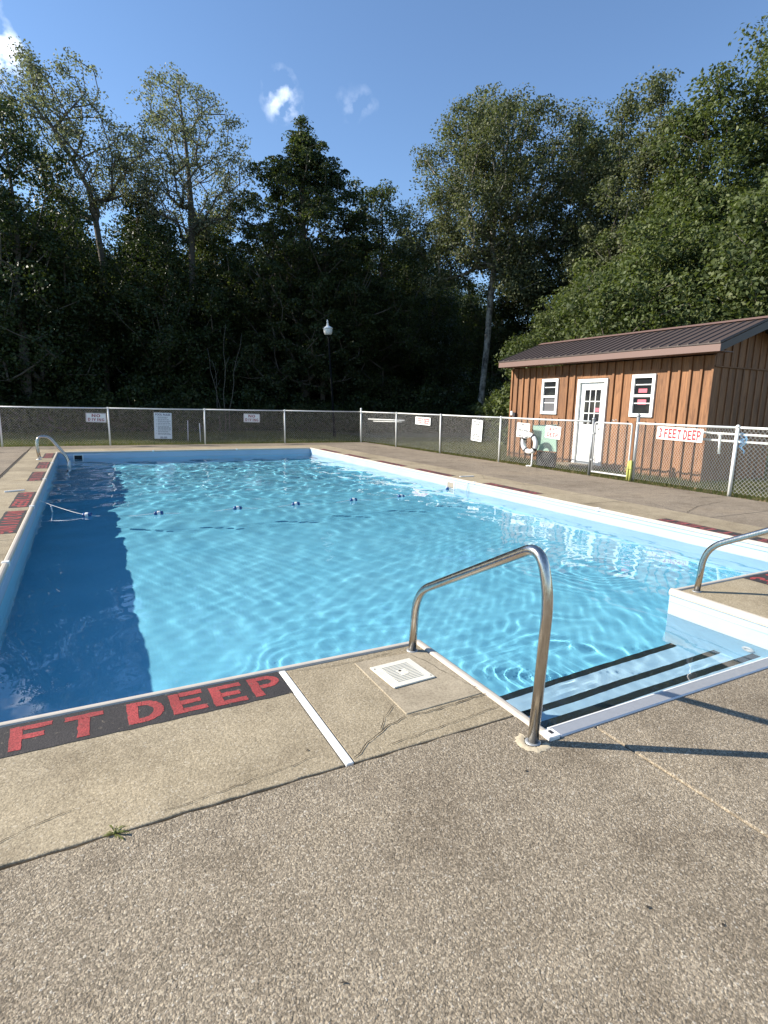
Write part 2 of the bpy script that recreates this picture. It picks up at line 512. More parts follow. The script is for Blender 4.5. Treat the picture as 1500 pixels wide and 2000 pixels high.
TEXT = {}
def text_mesh(s, size, mat, bold=.0, spacing=1.0, xs=1.0, lead=1.0):
    """centred lettering in the XY plane, facing +Z"""
    cu = bpy.data.curves.new('lettering', 'FONT')
    cu.body = s; cu.size = size; cu.align_x = 'CENTER'; cu.align_y = 'CENTER'
    cu.offset = bold * size; cu.space_character = spacing; cu.space_line = lead
    cu.resolution_u = 3
    o = bpy.data.objects.new('lettering', cu); COL.objects.link(o)
    me = bpy.data.meshes.new_from_object(o)
    bpy.data.objects.remove(o); bpy.data.curves.remove(cu)
    if xs != 1.0:
        for v in me.vertices: v.co.x *= xs
    me.materials.clear(); me.materials.append(M[mat])
    xsv = [v.co.x for v in me.vertices]; ysv = [v.co.y for v in me.vertices]
    cx, cy_ = (min(xsv) + max(xsv)) / 2, (min(ysv) + max(ysv)) / 2
    for v in me.vertices: v.co.x -= cx; v.co.y -= cy_
    me['w'] = max(xsv) - min(xsv); me['h'] = max(ysv) - min(ysv)
    return me

def fit(me, w, h):
    sx, sy = w / me['w'], h / me['h']
    for v in me.vertices: v.co.x *= sx; v.co.y *= sy
    return me

# ------------------------------------------------------------------ layout numbers (metres; camera stands over the origin)
PX0, PX1, PY0, PY1 = -0.71, 6.86, 2.93, 18.58     # pool
SX0, SX1, SY0 = 1.81, 4.27, 1.75                  # entry step recess
WL = -0.20                                        # water level
FX, FY = 10.30, 21.28                             # fence lines
FH = 1.22

# ------------------------------------------------------------------ ground and deck
HX0, HX1, HY0, HY1 = PX0 - .12, PX1 + .12, SY0 - .12, PY1 + .12
def ring_mesh(name, ox0, ox1, oy0, oy1, z, mat, nx=1):
    xs = [ox0, HX0, HX1, ox1]; ys = [oy0, HY0, HY1, oy1]
    mb = MB()
    vv = [(x, y, z) for y in ys for x in xs]
    ff = [(j * 4 + i, j * 4 + i + 1, j * 4 + i + 5, j * 4 + i + 4) for j in range(3) for i in range(3) if not (i == 1 and j == 1)]
    mb.add(vv, ff)
    return mb.mesh(name, mat)
g = obj('ground', ring_mesh('ground', -500, 500, -500, 900, -.075, 'ground')); g['kind'] = 'structure'

deck = obj('pool_deck', ring_mesh('pool_deck', -9, 10.2, -7, 21.15, -.055, 'base')); deck['kind'] = 'structure'

def slab(poly, mat, z1=0., z0=-.05, bev=.006):
    o = MB().prism(poly, z0, z1).build('slab', mat, deck)
    return bevelled(o, bev)
def rect(x0, x1, y0, y1): return [(x0, y0), (x1, y0), (x1, y1), (x0, y1)]
CW = .035                                          # coping width on the deck
e = .005
# aggregate slabs round the camera
def wavy(p, q, n, amp, seed):
    rd = random.Random(seed); out = []
    for i in range(n + 1):
        t = i / n; w = amp * (rd.random() - .5) * (0 if i in (0, n) else 1)
        dx, dy = q[0] - p[0], q[1] - p[1]; L = math.hypot(dx, dy)
        out.append((p[0] + dx * t - dy / L * w, p[1] + dy * t + dx / L * w))
    return out
slab([(-9, -7), (2.052, -7), (2.052, SY0 - CW), (SX0 - CW, SY0 - CW)] + wavy((SX0 - CW, 1.952), (-2.6, 1.952), 60, .012, 3) + [(-9, 1.952)], 'agg', 0., -.05, .004)
slab([(2.064, -7), (10.2, -7), (10.2, 1.95), (SX1 + CW, 1.95), (SX1 + CW, SY0 - CW), (2.064, SY0 - CW)], 'agg')
# tan surround
slab([(-1.69, 1.965)] + wavy((-.9, 1.965), (.872, 1.965), 30, .008, 5) + [(.872, PY0 - CW), (-1.69, PY0 - CW)], 'tan')
slab(rect(.916, SX0 - CW, 1.963, PY0 - CW), 'tan', -.001)
slab(rect(SX1 + CW, 5.6, 1.963, PY0 - CW), 'tan')
slab(rect(5.61, 7.84, 1.963, PY0 - CW), 'tan')
LB = [PY0 - CW + .01, 7.05, 10.83, 14.0, PY1 + CW]
for a, b in zip(LB[:-1], LB[1:]):
    slab(rect(-1.46, PX0 - CW, a + e, b - e), 'tan')
RB = [PY0 - CW + .01, 6.45, 10.05, 13.8, PY1 + CW]
for a, b in zip(RB[:-1], RB[1:]):
    slab(rect(PX1 + CW, 7.84, a + e, b - e), 'tan')
for a, b in ((-1.46, 3.2), (3.21, 7.84)):
    slab(rect(a, b, PY1 + CW + .01, 19.75), 'tan')
# grey outer slabs
for a, b in ((1.96, 4.9), (4.91, 8.6), (8.61, 12.2), (12.21, 15.9), (15.91, 19.5)):
    slab(rect(7.852, 10.2, a, b), 'grey', -.004)
for a, b in ((-9, -4.5), (-4.49, -1.50), (-1.48, 3.2), (3.21, 7.84), (7.852, 10.2)):
    slab(rect(a, b, 19.765 if a > -1.49 else 18.9, 21.15) if a < 7.8 else rect(a, b, 19.52, 21.15), 'grey', -.004)
for a, b in ((1.97, 7.0), (7.01, 13.2), (13.21, 18.88)):
    slab(rect(-9, -1.52 if a > 2 else -1.72, a, b), 'grey', -.006)

# white divider strips in the joints
MB().box(.876, .912, 1.958, PY0 - CW - .002, -.03, .004, .003).build('divider_strip', 'white_strip', deck)
s2 = MB().box(-.14, .14, -.018, .018, 0, .022, .003).build('divider_strip', 'white_strip', deck)
s2.location = (-1.06, 10.79, .003); s2.rotation_euler = (0, R(-2), R(10))
s3 = MB().box(-.17, .17, -.02, .02, 0, .018, .003).build('divider_strip', 'white_strip', deck)
s3.location = (7.28, 10.02, .002); s3.rotation_euler = (0, 0, R(-6))

# cracks
def crack(pts, w, seed, mat='crack'):
    rd = random.Random(seed); L = []
    for (a, b) in zip(pts[:-1], pts[1:]):
        n = max(2, int(math.hypot(b[0] - a[0], b[1] - a[1]) / .03))
        for i in range(n):
            t = i / n; L.append((a[0] + (b[0] - a[0]) * t + rd.uniform(-1, 1) * .006, a[1] + (b[1] - a[1]) * t + rd.uniform(-1, 1) * .006))
    L.append(pts[-1])
    vv = []; ff = []
    for i, q in enumerate(L):
        a = L[max(i - 1, 0)]; b = L[min(i + 1, len(L) - 1)]
        dx, dy = b[0] - a[0], b[1] - a[1]; l = math.hypot(dx, dy) or 1
        ww = w * rd.uniform(.35, 1.2) * (.3 if i in (0, len(L) - 1) else 1)
        vv += [(q[0] - dy / l * ww / 2, q[1] + dx / l * ww / 2, .0035), (q[0] + dy / l * ww / 2, q[1] - dx / l * ww / 2, .0035)]
        if i: ff.append((2 * i - 2, 2 * i - 1, 2 * i + 1, 2 * i))
    return MB().add(vv, ff).build('crack', mat, deck)
crack([(.93, 1.985), (1.02, 2.06), (1.12, 2.12), (1.22, 2.16), (1.293, 2.18)], .008, 1)
crack([(1.12, 2.12), (1.19, 2.22), (1.292, 2.30)], .005, 2)
crack([(1.80, 2.19), (1.66, 2.185), (1.50, 2.17), (1.30, 2.175)], .006, 3)
crack([(1.10, 2.01), (1.40, 2.03), (1.77, 2.06)], .004, 4)
crack([(.96, 2.86), (1.15, 2.835), (1.40, 2.83), (1.58, 2.845)], .004, 5)
crack([(1.66, 2.77), (1.70, 2.65), (1.715, 2.5), (1.745, 2.36), (1.78, 2.24)], .004, 6)
crack([(-.50, 2.03), (-.33, 2.09), (-.22, 2.14), (-.12, 2.16)], .004, 7)
crack([(.16, 2.0), (.40, 2.02), (.62, 2.045), (.80, 2.075)], .003, 8)
for i in range(7):
    rd = random.Random(50 + i); x, y = rd.uniform(-.6, 1.6), rd.uniform(.7, 2.3)
    crack([(x, y), (x + rd.uniform(.008, .02), y + rd.uniform(-.01, .01))], rd.uniform(.005, .010), 60 + i)
crack([(-1.475, 19.0), (-1.472, 16.5), (-1.478, 14.4), (-1.47, 12.0), (-1.49, 9.0), (-1.48, 5)], .055, 9)
crack([(7.9, 5.3), (8.6, 5.6), (9.5, 5.75)], .01, 12); crack([(9.3, 6.2), (9.8, 6.1), (10.1, 6.05)], .02, 13)
crack([(7.6, 17.1), (8.5, 17.3), (9.6, 17.2)], .02, 14); crack([(7.7, 14.6), (8.9, 14.9), (10, 14.7)], .018, 15)
crack([(7.9, 12.9), (8.8, 12.8)], .02, 16); crack([(-2.1, 19.4), (-3.4, 19.3)], .05, 17); crack([(-2.0, 18.88), (-4, 18.9)], .05, 18)
for i in range(18):
    rd = random.Random(150 + i); x, y = rd.uniform(7.3, 10), rd.uniform(3.5, 20)
    crack([(x, y), (x + rd.uniform(-.3, .3), y + rd.uniform(.2, .6)), (x + rd.uniform(-.5, .5), y + rd.uniform(.7, 1.4))], .006, 170 + i)

# smoother concrete patch round the skimmer lid
pt = MB().prism([(1.300, 2.195), (1.765, 2.205), (1.768, 2.80), (1.305, 2.815)], -.045, .0035).build('patch', 'patch', deck)
bevelled(pt, .004)
lid = thing('skimmer_lid', 'square cream plastic access lid with moulded lines in the concrete corner', 'lid', (1.492, 2.579, .004))
lid.rotation_euler = (0, 0, R(3))
MB().box(-.135, .135, -.135, .135, 0, .008, .003).build('cover', 'hatch', lid)
for k in range(12):
    y = -.088 + k * .016
    w = .085
    if abs(y) < .03: 
        MB().box(-w, -.028, y - .003, y + .003, .008, .0105, .001).build('ridge', 'hatch', lid)
        MB().box(.028, w, y - .003, y + .003, .008, .0105, .001).build('ridge', 'hatch', lid)
    else: MB().box(-w, w, y - .003, y + .003, .008, .0105, .001).build('ridge', 'hatch', lid)
MB().lathe([(.0085, .0082), (.0085, .0092)], (-.004, .018, 0), 12).build('finger_hole', 'dark_void', lid)
MB().lathe([(.022, .0080), (.022, .0100), (.018, .0102)], (.012, -.012, 0), 18).build('boss', 'hatch', lid)
for q in ((-.12, .1), (.12, -.11)):
    MB().lathe([(.004, .008), (.004, .0095)], (q[0], q[1], 0), 8).build('screw', 'dark_void', lid)

# painted depth markings: hand-cut block letters on a 5 x 7 grid, made of pieces that do not overlap
def arc_strip(cx, cy_, ro, ri, a0, a1, n=8, sx=1., inner_sx=None):
    vv = []; ff = []
    for i in range(n + 1):
        a = R(a0 + (a1 - a0) * i / n)
        vv += [(cx + ro[0] * math.cos(a), cy_ + ro[1] * math.sin(a)), (cx + ri[0] * math.cos(a), cy_ + ri[1] * math.sin(a))]
        if i: ff.append((2 * i - 2, 2 * i, 2 * i + 1, 2 * i - 1) if a1 > a0 else (2 * i - 1, 2 * i + 1, 2 * i, 2 * i - 2))
    return vv, ff
def q4(x0, x1, y0, y1): return [(x0, y0), (x1, y0), (x1, y1), (x0, y1)], [(0, 1, 2, 3)]
S = 1.5
GLYPH = {
 'F': [q4(0, S, 0, 7), q4(S, 5, 5.6, 7), q4(S, 4.1, 2.9, 4.3)],
 'T': [q4(0, 5, 5.6, 7), q4(1.75, 3.25, 0, 5.6)],
 'E': [q4(0, S, 0, 7), q4(S, 5, 5.6, 7), q4(S, 4.4, 2.8, 4.2), q4(S, 5, 0, 1.4)],
 'D': [q4(0, S, 0, 7), q4(S, 2.2, 5.6, 7), q4(S, 2.2, 0, 1.4), arc_strip(2.2, 3.5, (2.9, 3.5), (1.4, 2.1), -90, 90)],
 'P': [q4(0, S, 0, 7), q4(S, 2.8, 5.7, 7), q4(S, 2.8, 2.6, 3.9), arc_strip(2.8, 4.8, (2.2, 2.2), (.9, .9), -90, 90)],
 'N': [q4(0, 1.3, 0, 7), q4(3.7, 5, 0, 7), ([(1.3, 7), (1.3, 4.6), (3.7, 0), (3.7, 2.4)], [(0, 1, 2, 3)])],
 'O': [arc_strip(2.5, 3.5, (2.6, 3.5), (1.2, 2.1), 0, 360, 20)],
 'I': [q4(1.75, 3.25, 0, 7)],
 'V': [([(0, 7), (1.9, 0), (2.5, 2.2), (1.5, 7)], [(0, 1, 2, 3)]), ([(1.9, 0), (3.1, 0), (2.5, 2.2)], [(0, 1, 2)]), ([(3.1, 0), (5, 7), (3.5, 7), (2.5, 2.2)], [(0, 1, 2, 3)])],
 'G': [arc_strip(2.6, 3.5, (2.6, 3.5), (1.2, 2.1), 45, 315, 14), q4(2.7, 5.1, 2.4, 3.6), q4(3.8, 5.1, 1.1, 2.4)],
 '3': [arc_strip(2.3, 5.2, (2.5, 1.8), (.8, .5), 160, -90), arc_strip(2.3, 1.7, (2.7, 1.7), (.9, .4), 90, -160)],
 '4': [q4(3., 4.4, 0, 7), q4(0, 3., 1.7, 3.0), q4(4.4, 5, 1.7, 3.), ([(0, 3.0), (1.5, 3.0), (3., 5.4), (3., 7)], [(0, 1, 2, 3)])],
 '5': [q4(.4, 4.7, 5.7, 7), q4(.4, 1.8, 3.8, 5.7), arc_strip(2.3, 2.0, (2.6, 2.0), (1.2, .7), 115, -150)],
}
def block_text(txt, length, height, mat, rd, rough=0.):
    adv = {' ': 2.2, 'I': 4.4}; x = 0; mb = MB(); k = height / 7
    place = []
    for ch in txt:
        if ch != ' ': place.append((ch, x))
        x += adv.get(ch, 6.1)
    sx = length / (x - 1.1)
    for ch, x0 in place:
        jx, jy, jr = rd.uniform(-.2, .2), rd.uniform(-.25, .25), rd.uniform(-.03, .03)
        for vv, ff in GLYPH[ch]:
            mb.add([((x0 + jx + a + b * jr) * sx - length / 2, (b + jy) * k - height / 2, 0) for a, b in vv], ff)
    me = mb.mesh('lettering', mat)
    bm = bmesh.new(); bm.from_mesh(me)
    bmesh.ops.subdivide_edges(bm, edges=[e_ for e_ in bm.edges if e_.calc_length() > height * .12], cuts=5, use_grid_fill=True)
    for v in bm.verts:
        if v.is_boundary and rough: v.co.x += rd.gauss(0, rough); v.co.y += rd.gauss(0, rough)
    bm.to_mesh(me); bm.free()
    return me
def marking(txt, cx, cy_, rot, length=1.55, width=.265, red='paint_red', black='paint_black'):
    rd = random.Random(len(txt) * 13 + int(cx * 31) + int(cy_ * 17)); n = 24
    pts = []
    for (a, b) in (((-length / 2, -width / 2), (length / 2, -width / 2)), ((length / 2, width / 2), (-length / 2, width / 2))):
        for i in range(n + 1):
            t = i / n; pts.append((a[0] + (b[0] - a[0]) * t, a[1] + (b[1] - a[1]) * t + rd.uniform(-.004, .004)))
    o = MB().add([(x, y, 0) for x, y in pts], [tuple(range(len(pts)))]).build('depth_marking', black, deck)
    o.location = (cx, cy_, .0022); o.rotation_euler = (0, 0, rot)
    me = block_text(txt, length * .97, width * .76, red, rd, .0016)
    t = obj('lettering', me, o); t.location = (0, 0, .0014)
    return o
HP = math.pi / 2
marking('3 FT DEEP', .10, 2.765, R(.4), 1.54, .268)
marking('3 FT DEEP', 6.0, 2.765, 0, 1.55, .268)
for txt, y in (('NO DIVING', 17.56), ('5 FT DEEP', 15.02), ('NO DIVING', 12.88), ('4 FT DEEP', 9.91), ('NO DIVING', 8.14)):
    marking(txt, -.875, y, -HP, 1.5, .245, 'paint_red' if y < 11 else 'paint_maroon')
for txt, y in (('3 FT DEEP', 4.35), ('NO DIVING', 8.28), ('4 FT DEEP', 11.0), ('NO DIVING', 13.1), ('5 FT DEEP', 15.2), ('NO DIVING', 17.3)):
    marking(txt, 7.04, y, HP, 1.5, .245, 'paint_maroon')

# ------------------------------------------------------------------ pool
pool = thing('swimming_pool', 'large rectangular swimming pool lined in pale blue with sunken entry steps', 'pool', (3.07, 10.7, 0))
pool.location = (0, 0, 0)
def zf(y):
    ks = [(1.6, -.955), (2.9, -.96), (10.4, -1.01), (12.1, -1.22), (18.8, -1.25)]
    for (a, za), (b, zb) in zip(ks[:-1], ks[1:]):
        if y <= b: return za + (zb - za) * (y - a) / (b - a)
    return ks[-1][1]
ys = [1.6, 2.9, 5, 8, 10.2, 10.4, 10.7, 11.3, 11.9, 12.1, 12.5, 16, PY1 + .05]
vv = []; ff = []
for i, y in enumerate(ys):
    vv += [(PX0 - .05, y, zf(y)), (PX1 + .05, y, zf(y))]
    if i: ff.append((2 * i - 2, 2 * i - 1, 2 * i + 1, 2 * i))
fl = MB().add(vv, ff).build('pool_floor', 'liner_floor', pool)
T = .1
def wall(x0, x1, y0, y1, name='pool_wall'):
    MB().box(x0, x1, y0, y1, -.205, -.012).build(name, 'liner_wall', pool)
    MB().box(x0, x1, y0, y1, -1.85, -.2055).build('lower_wall', 'liner_low', pool)
wall(PX0 - T, PX0, PY0 - T, PY1 + T)
wall(PX1, PX1 + T, PY0 - T, PY1 + T)
wall(PX0, PX1, PY1, PY1 + T)
wall(PX0, SX0 - .001, PY0 - T, PY0)
wall(SX1 + .001, PX1, PY0 - T, PY0)
wall(SX0 - T, SX0, SY0 - T, PY0 - T)
wall(SX1, SX1 + T, SY0 - T, PY0 - T)
wall(SX0, SX1, SY0 - T, SY0)
# raised liner bead along the walls, a slight shadow line above the water
def bead(a, b):
    MB().tube([(*a, -.085), (*b, -.085)], .0045, 8).build('liner_bead', 'liner_wall', pool, True)
bead((PX0, PY0), (PX0, PY1)); bead((PX1, PY0), (PX1, PY1)); bead((PX0, PY1), (PX1, PY1)); bead((SX1, SY0), (SX1, PY0))
# coping rails
def coping(a, b, nrm, mat='coping', w=CW, seg=2.9, h=.012):
    """nrm points away from the pool"""
    L = math.hypot(b[0] - a[0], b[1] - a[1]); n = max(1, round(L / seg))
    for i in range(n):
        p = [a[k] + (b[k] - a[k]) * i / n for k in (0, 1)]; q = [a[k] + (b[k] - a[k]) * (i + 1) / n for k in (0, 1)]
        d = ((b[0] - a[0]) / L, (b[1] - a[1]) / L); gp = .002
        p = [p[k] + d[k] * gp for k in (0, 1)]; q = [q[k] - d[k] * gp for k in (0, 1)]
        prof = [(w - .002, -.035), (w - .002, .001), (w - .008, h * .8), (w * .5, h), (.0, h * .9), (-.014, h * .35), (-.018, -.012), (-.014, -.030), (-.002, -.036)]
        vv = [(p[0] + nrm[0] * t, p[1] + nrm[1] * t, z) for t, z in prof] + [(q[0] + nrm[0] * t, q[1] + nrm[1] * t, z) for t, z in prof]
        m_ = len(prof); fl_ = nrm[0] * d[1] - nrm[1] * d[0] > 0
        ff = [tuple(range(m_)), tuple(range(2 * m_ - 1, m_ - 1, -1))] + [(j, m_ + j, m_ + (j + 1) % m_, (j + 1) % m_) for j in range(m_)]
        if not fl_: ff = [tuple(reversed(f)) for f in ff]
        MB().add(vv, ff).build('coping', mat, pool)
        if i and mat == 'coping':
            jx, jy = p[0] - d[0] * gp, p[1] - d[1] * gp
            cx, cy_ = jx + nrm[0] * .008, jy + nrm[1] * .008
            hx, hy = (.032, .03) if abs(nrm[0]) > .5 else (.03, .032)
            MB().box(cx - hx, cx + hx, cy_ - hy, cy_ + hy, -.03, h + .004, .004).build('coping_joint', 'white_strip', pool)
coping((PX0, PY0 - CW), (PX0, PY1 + CW), (-1, 0))
coping((PX1, PY0 - CW), (PX1, PY1 + CW), (1, 0))
coping((PX0, PY1), (PX1, PY1), (0, 1))
coping((PX0, PY0), (SX0 - .02, PY0), (0, -1), 'coping')
coping((SX1 + .02, PY0), (PX1, PY0), (0, -1), 'coping')
coping((SX0, SY0 + .01), (SX0, PY0), (-1, 0), 'coping')
coping((SX1, SY0 + .01), (SX1, PY0), (1, 0), 'coping', .045, 2.9, .022)
# wide metal edge along the head of the steps, with its corner bracket
o = MB().box(SX0 + .03, SX1 + .05, SY0 - .035, SY0 + .038, -.05, .010, .006).build('step_edge', 'alu', pool)
MB().box(SX0 + .03, SX1, SY0 + .040, SY0 + .056, -.06, .004, .004).build('step_edge_lip', 'white_strip', pool)
MB().box(SX0 - .032, SX0 + .028, SY0 - .036, SY0 + .03, -.05, .016, .004).build('corner_bracket', 'white_strip', pool)
MB().box(SX0 - .005, SX0 + .012, SY0 - .01, SY0 + .014, .0165, .018).build('bracket_slot', 'black', pool)
# steps
for z, y0, y1 in ((-.38, SY0 - .02, 2.215), (-.62, 2.215, 2.50), (-.86, 2.50, 2.87)):
    st = MB().box(SX0 - .02, SX1 + .02, SY0 - .03, y1, z - .24 if z > -.8 else -1.0, z, .012).build('step', 'step_white', pool)
    MB().box(SX0 + .004, SX1 - .004, y1 - .058, y1 + .003, z - .028, z + .004, .002).build('nosing_stripe', 'nosing', st)
# return inlet on the step side wall
inl = MB().lathe([(.045, 0), (.045, .010), (.036, .018), (.020, .018), (.018, .010)], (0, 0, 0), 20).build('return_inlet', 'white_strip', pool, True)
inl.location = (SX1, 2.25, -.33); inl.rotation_euler = (0, -HP, 0)
# skimmer mouths
def skimmer(loc, rotz, w, flap):
    fr = MB()
    z0, z1 = -.30, -.10
    for b in ((-w / 2 - .03, w / 2 + .03, -.004, .012, z1, z1 + .03), (-w / 2 - .03, w / 2 + .03, -.004, .012, z0 - .03, z0),
              (-w / 2 - .03, -w / 2, -.004, .012, z0, z1), (w / 2, w / 2 + .03, -.004, .012, z0, z1)):
        fr.box(*b, .003)
    f = fr.build('skimmer', 'white_strip', pool); f.location = loc; f.rotation_euler = (0, 0, rotz)
    MB().box(-w / 2, w / 2, -.002, .004, z0, z1).build('opening', flap, f)
skimmer((-.20, PY1, 0), math.pi, .20, 'dark_void')
skimmer((PX1, 10.0, 0), HP, .24, 'skim_flap')

# water: waves as real geometry, one closed body
rng = np.random.default_rng(4)
dx = .028
# the surface runs on under the deck on the two sunward sides, where the slabs hide it
xg = np.arange(PX0 - 1.7, PX1 + .0121, dx); xg[-1] = PX1 + .012
yg = np.arange(SY0 - .012, PY1 + 1.2, dx)
X, Y = np.meshgrid(xg, yg)
h = np.zeros_like(X)
wd = math.atan2(-.45, .9)
env_far = np.clip((Y - 6.5) / 9., 0, 1)
for i in range(64):
    lam = .20 * (7.0 ** rng.random())            # 0.2 .. 1.4 m
    th = wd + rng.normal(0, .75) if i % 3 else rng.uniform(0, 2 * math.pi)
    k = 2 * math.pi / lam
    slope = .0056 * (lam / .35) ** .25
    a = slope / k
    ph = rng.uniform(0, 6.28)
    wx = .25 * np.sin(.9 * X + 1.3 * Y + i) + .2 * np.sin(1.7 * X - .8 * Y + 2 * i)
    grp = .55 + .45 * np.sin(X * rng.uniform(.5, 1.6) + Y * rng.uniform(.5, 1.6) + rng.uniform(0, 6))
    h += a * grp * (.50 + 1.45 * env_far) * np.sin(k * (X * math.cos(th) + Y * math.sin(th)) + ph + wx * k * .12)
# short ripples in the shallow end and broken rings off the return inlets
for i in range(34):
    lam = .09 * 3.4 ** rng.random(); th = rng.uniform(0, 2 * math.pi); k = 2 * math.pi / lam
    cx, cy_ = rng.uniform(.6, 6.3), rng.uniform(2.3, 7.5); sg = rng.uniform(.6, 1.9)
    env = np.exp(-(((X - cx) ** 2 + (Y - cy_) ** 2) / sg ** 2))
    bend_ = .30 * np.sin(2.3 * X + 1.9 * Y + i) + .2 * np.sin(3.9 * X - 3.1 * Y + 2 * i)
    h += .0072 / k * env * np.sin(k * (X * math.cos(th) + Y * math.sin(th)) + bend_ * 2.2)
for cx, cy_, lam, a, dec in ((3.0, 3.6, .17, .0016, .8), (2.35, 3.35, .14, .0010, .6), (5.0, 5.0, .18, .0008, 1.2), (3.5, 2.2, .12, .0012, .8), (1.0, 3.9, .15, .0008, .9)):
    r = np.hypot(X - cx, (Y - cy_) * 1.3)
    wob = .16 * np.sin(2.1 * X + 3.0 * Y + cx) + .09 * np.sin(5.3 * X - 4.1 * Y) + .05 * np.sin(9 * X + 8 * Y)
    brk = .5 + .5 * np.sin(2.2 * np.arctan2(Y - cy_, X - cx) + 3 * r + cx)
    h += a * brk * np.exp(-(r / dec) ** 2) * np.sin(2 * math.pi * (r + wob) / lam)
Z = WL + h
ny, nx = X.shape
idx = np.arange(ny * nx).reshape(ny, nx)
cxm = (xg[:-1] + xg[1:]) / 2; cym = (yg[:-1] + yg[1:]) / 2
keep = (cym[:, None] > PY0 - .012) | ((cxm[None, :] > SX0 - .012) & (cxm[None, :] < SX1 + .012))
q = np.stack([idx[:-1, :-1], idx[:-1, 1:], idx[1:, 1:], idx[1:, :-1]], -1)[keep]
verts = np.stack([X.ravel(), Y.ravel(), Z.ravel()], 1)
used = np.unique(q); rem = -np.ones(len(verts), int); rem[used] = np.arange(len(used))
verts = verts[used]; q = rem[q]
water = obj('water', np_mesh('water', verts, q, 'water', True)); water['kind'] = 'structure'
water.cycles.is_caustics_caster = True
for o in [fl] + [c_ for c_ in pool.children] + [g_ for c_ in pool.children for g_ in c_.children]:
    o.cycles.is_caustics_receiver = True

# rope and floats
rope = thing('float_rope', 'thin white rope with blue and white floats strung across the pool', 'rope', (0, 0, 0))
FL = [(-.044, 9.28), (.913, 9.03), (2.097, 9.03), (3.087, 9.07), (4.171, 9.11), (5.178, 9.17), (6.60, 9.74)]
def smooth_path(pts, n=8):
    out = []
    P = [Vector(p) for p in pts]
    for i in range(len(P) - 1):
        a = P[max(i - 1, 0)]; b = P[i]; c = P[i + 1]; d = P[min(i + 2, len(P) - 1)]
        for j in range(n):
            t = j / n
            out.append(.5 * ((2 * b) + (c - a) * t + (2 * a - 5 * b + 4 * c - d) * t * t + (3 * b - a - 3 * c + d) * t ** 3))
    out.append(P[-1]); return out
path = [(PX0 + .004, 10.02, -.03), (-.42, 9.72, -.12)] + [q for (x, y), (x2, y2) in zip(FL, FL[1:] + [FL[-1]]) for q in ([(x, y, WL + .016)] + ([((x + x2) / 2, (y + y2) / 2 - .03, WL - .012)] if x2 != x else []))] + [(6.70, 9.55, -.16), (PX1 - .01, 9.38, -.02)]
MB().tube(smooth_path(path, 6), .0038, 6).build('line', 'white_strip', rope, True)
MB().tube([(-.52, 9.8, -.1), (-.515, 9.79, -.16), (-.51, 9.78, -.2)], .010, 6).build('clip', 'white_strip', rope, True)
MB().tube([(PX1 + .01, 9.38, .012), (PX1 - .022, 9.37, -.05), (PX1 - .02, 9.34, -.2), (PX1 - .03, 9.3, -.42)], .004, 6).build('loose_end', 'galv', rope, True)
for i, (x, y) in enumerate(FL):
    prof = [(.018, -.080), (.036, -.074), (.042, -.058), (.043, -.030), (.043, .030), (.042, .058), (.036, .074), (.018, .080)]
    fo = MB().lathe(prof, (0, 0, 0), 16).build('float', 'navy', rope, True)
    fo.scale = (.84, .84, .84); fo.location = (x, y, WL + .016); fo.rotation_euler = (R(7), R(90 + 4 * ((i * 7) % 3 - 1)), R((-12, 3, 5, -6, 4, 9, 62)[i]))
    MB().lathe([(.0445, -.026), (.0455, -.020), (.0455, .020), (.0445, .026)], (0, 0, 0), 16).build('band', 'white_strip', fo, True)

# ------------------------------------------------------------------ handrails and ladder
def bend(pts, r, n=6):
    P = [Vector(p) for p in pts]; out = [P[0]]
    for i in range(1, len(P) - 1):
        a = (P[i - 1] - P[i]); b = (P[i + 1] - P[i]); rr = min(r, a.length * .48, b.length * .48)
        s_ = P[i] + a.normalized() * rr; t_ = P[i] + b.normalized() * rr
        for j in range(n + 1):
            t = j / n; out.append((1 - t) ** 2 * s_ + 2 * t * (1 - t) * P[i] + t * t * t_)
    out.append(P[-1]); return out
def handrail(x, label):
    t = thing('handrail', label, 'handrail', (x, 1.744, 0))
    pts = [(0, 0, -.02), (0, -.030, .84), (0, .20, .845), (0, 1.045, .395), (0, 1.075, -.02)]
    pts = [(0, 0, -.02), (0, -.030, .70), (0, .04, .905), (0, 1.05, .388), (0, 1.078, -.02)]
    P = bend(pts[:4] + pts[4:], .16, 9)
    MB().tube(P, .0245, 18).build('tube', 'steel', t, True)
    for y in (0, 1.077):
        MB().lathe([(.036, .0), (.036, .003), (.030, .006), (.026, .007)], (0, y, .001), 18).build('base_collar', 'galv', t, True)
    return t
hr = handrail(1.70, 'bent stainless steel handrail beside the cream access lid')
# broken ring of sealant round its near foot
rd = random.Random(8); vv = []; ff = []
ns = 26
for i in range(ns):
    w = R(95) + R(225) * i / (ns - 1); r0 = .040 + rd.uniform(-.004, .004); r1 = .078 + rd.uniform(-.007, .007)
    vv += [(r0 * math.cos(w), r0 * math.sin(w), .003), ((r0 + r1) / 2 * math.cos(w), (r0 + r1) / 2 * math.sin(w), .0065 + rd.uniform(0, .003)), (r1 * math.cos(w), r1 * math.sin(w), .0015)]
    if i:
        a = 3 * i
        ff += [(a - 3, a - 2, a + 1, a), (a - 2, a - 1, a + 2, a + 1)]
MB().add(vv, [tuple(reversed(f)) for f in ff]).build('sealant_ring', 'sealant', hr, True)
handrail(4.46, 'bent stainless steel handrail across the steps on the far concrete corner')
lad = thing('pool_ladder', 'stainless steel pool ladder arching over the deck edge by the far wall', 'ladder', (-.71, 16.4, 0))
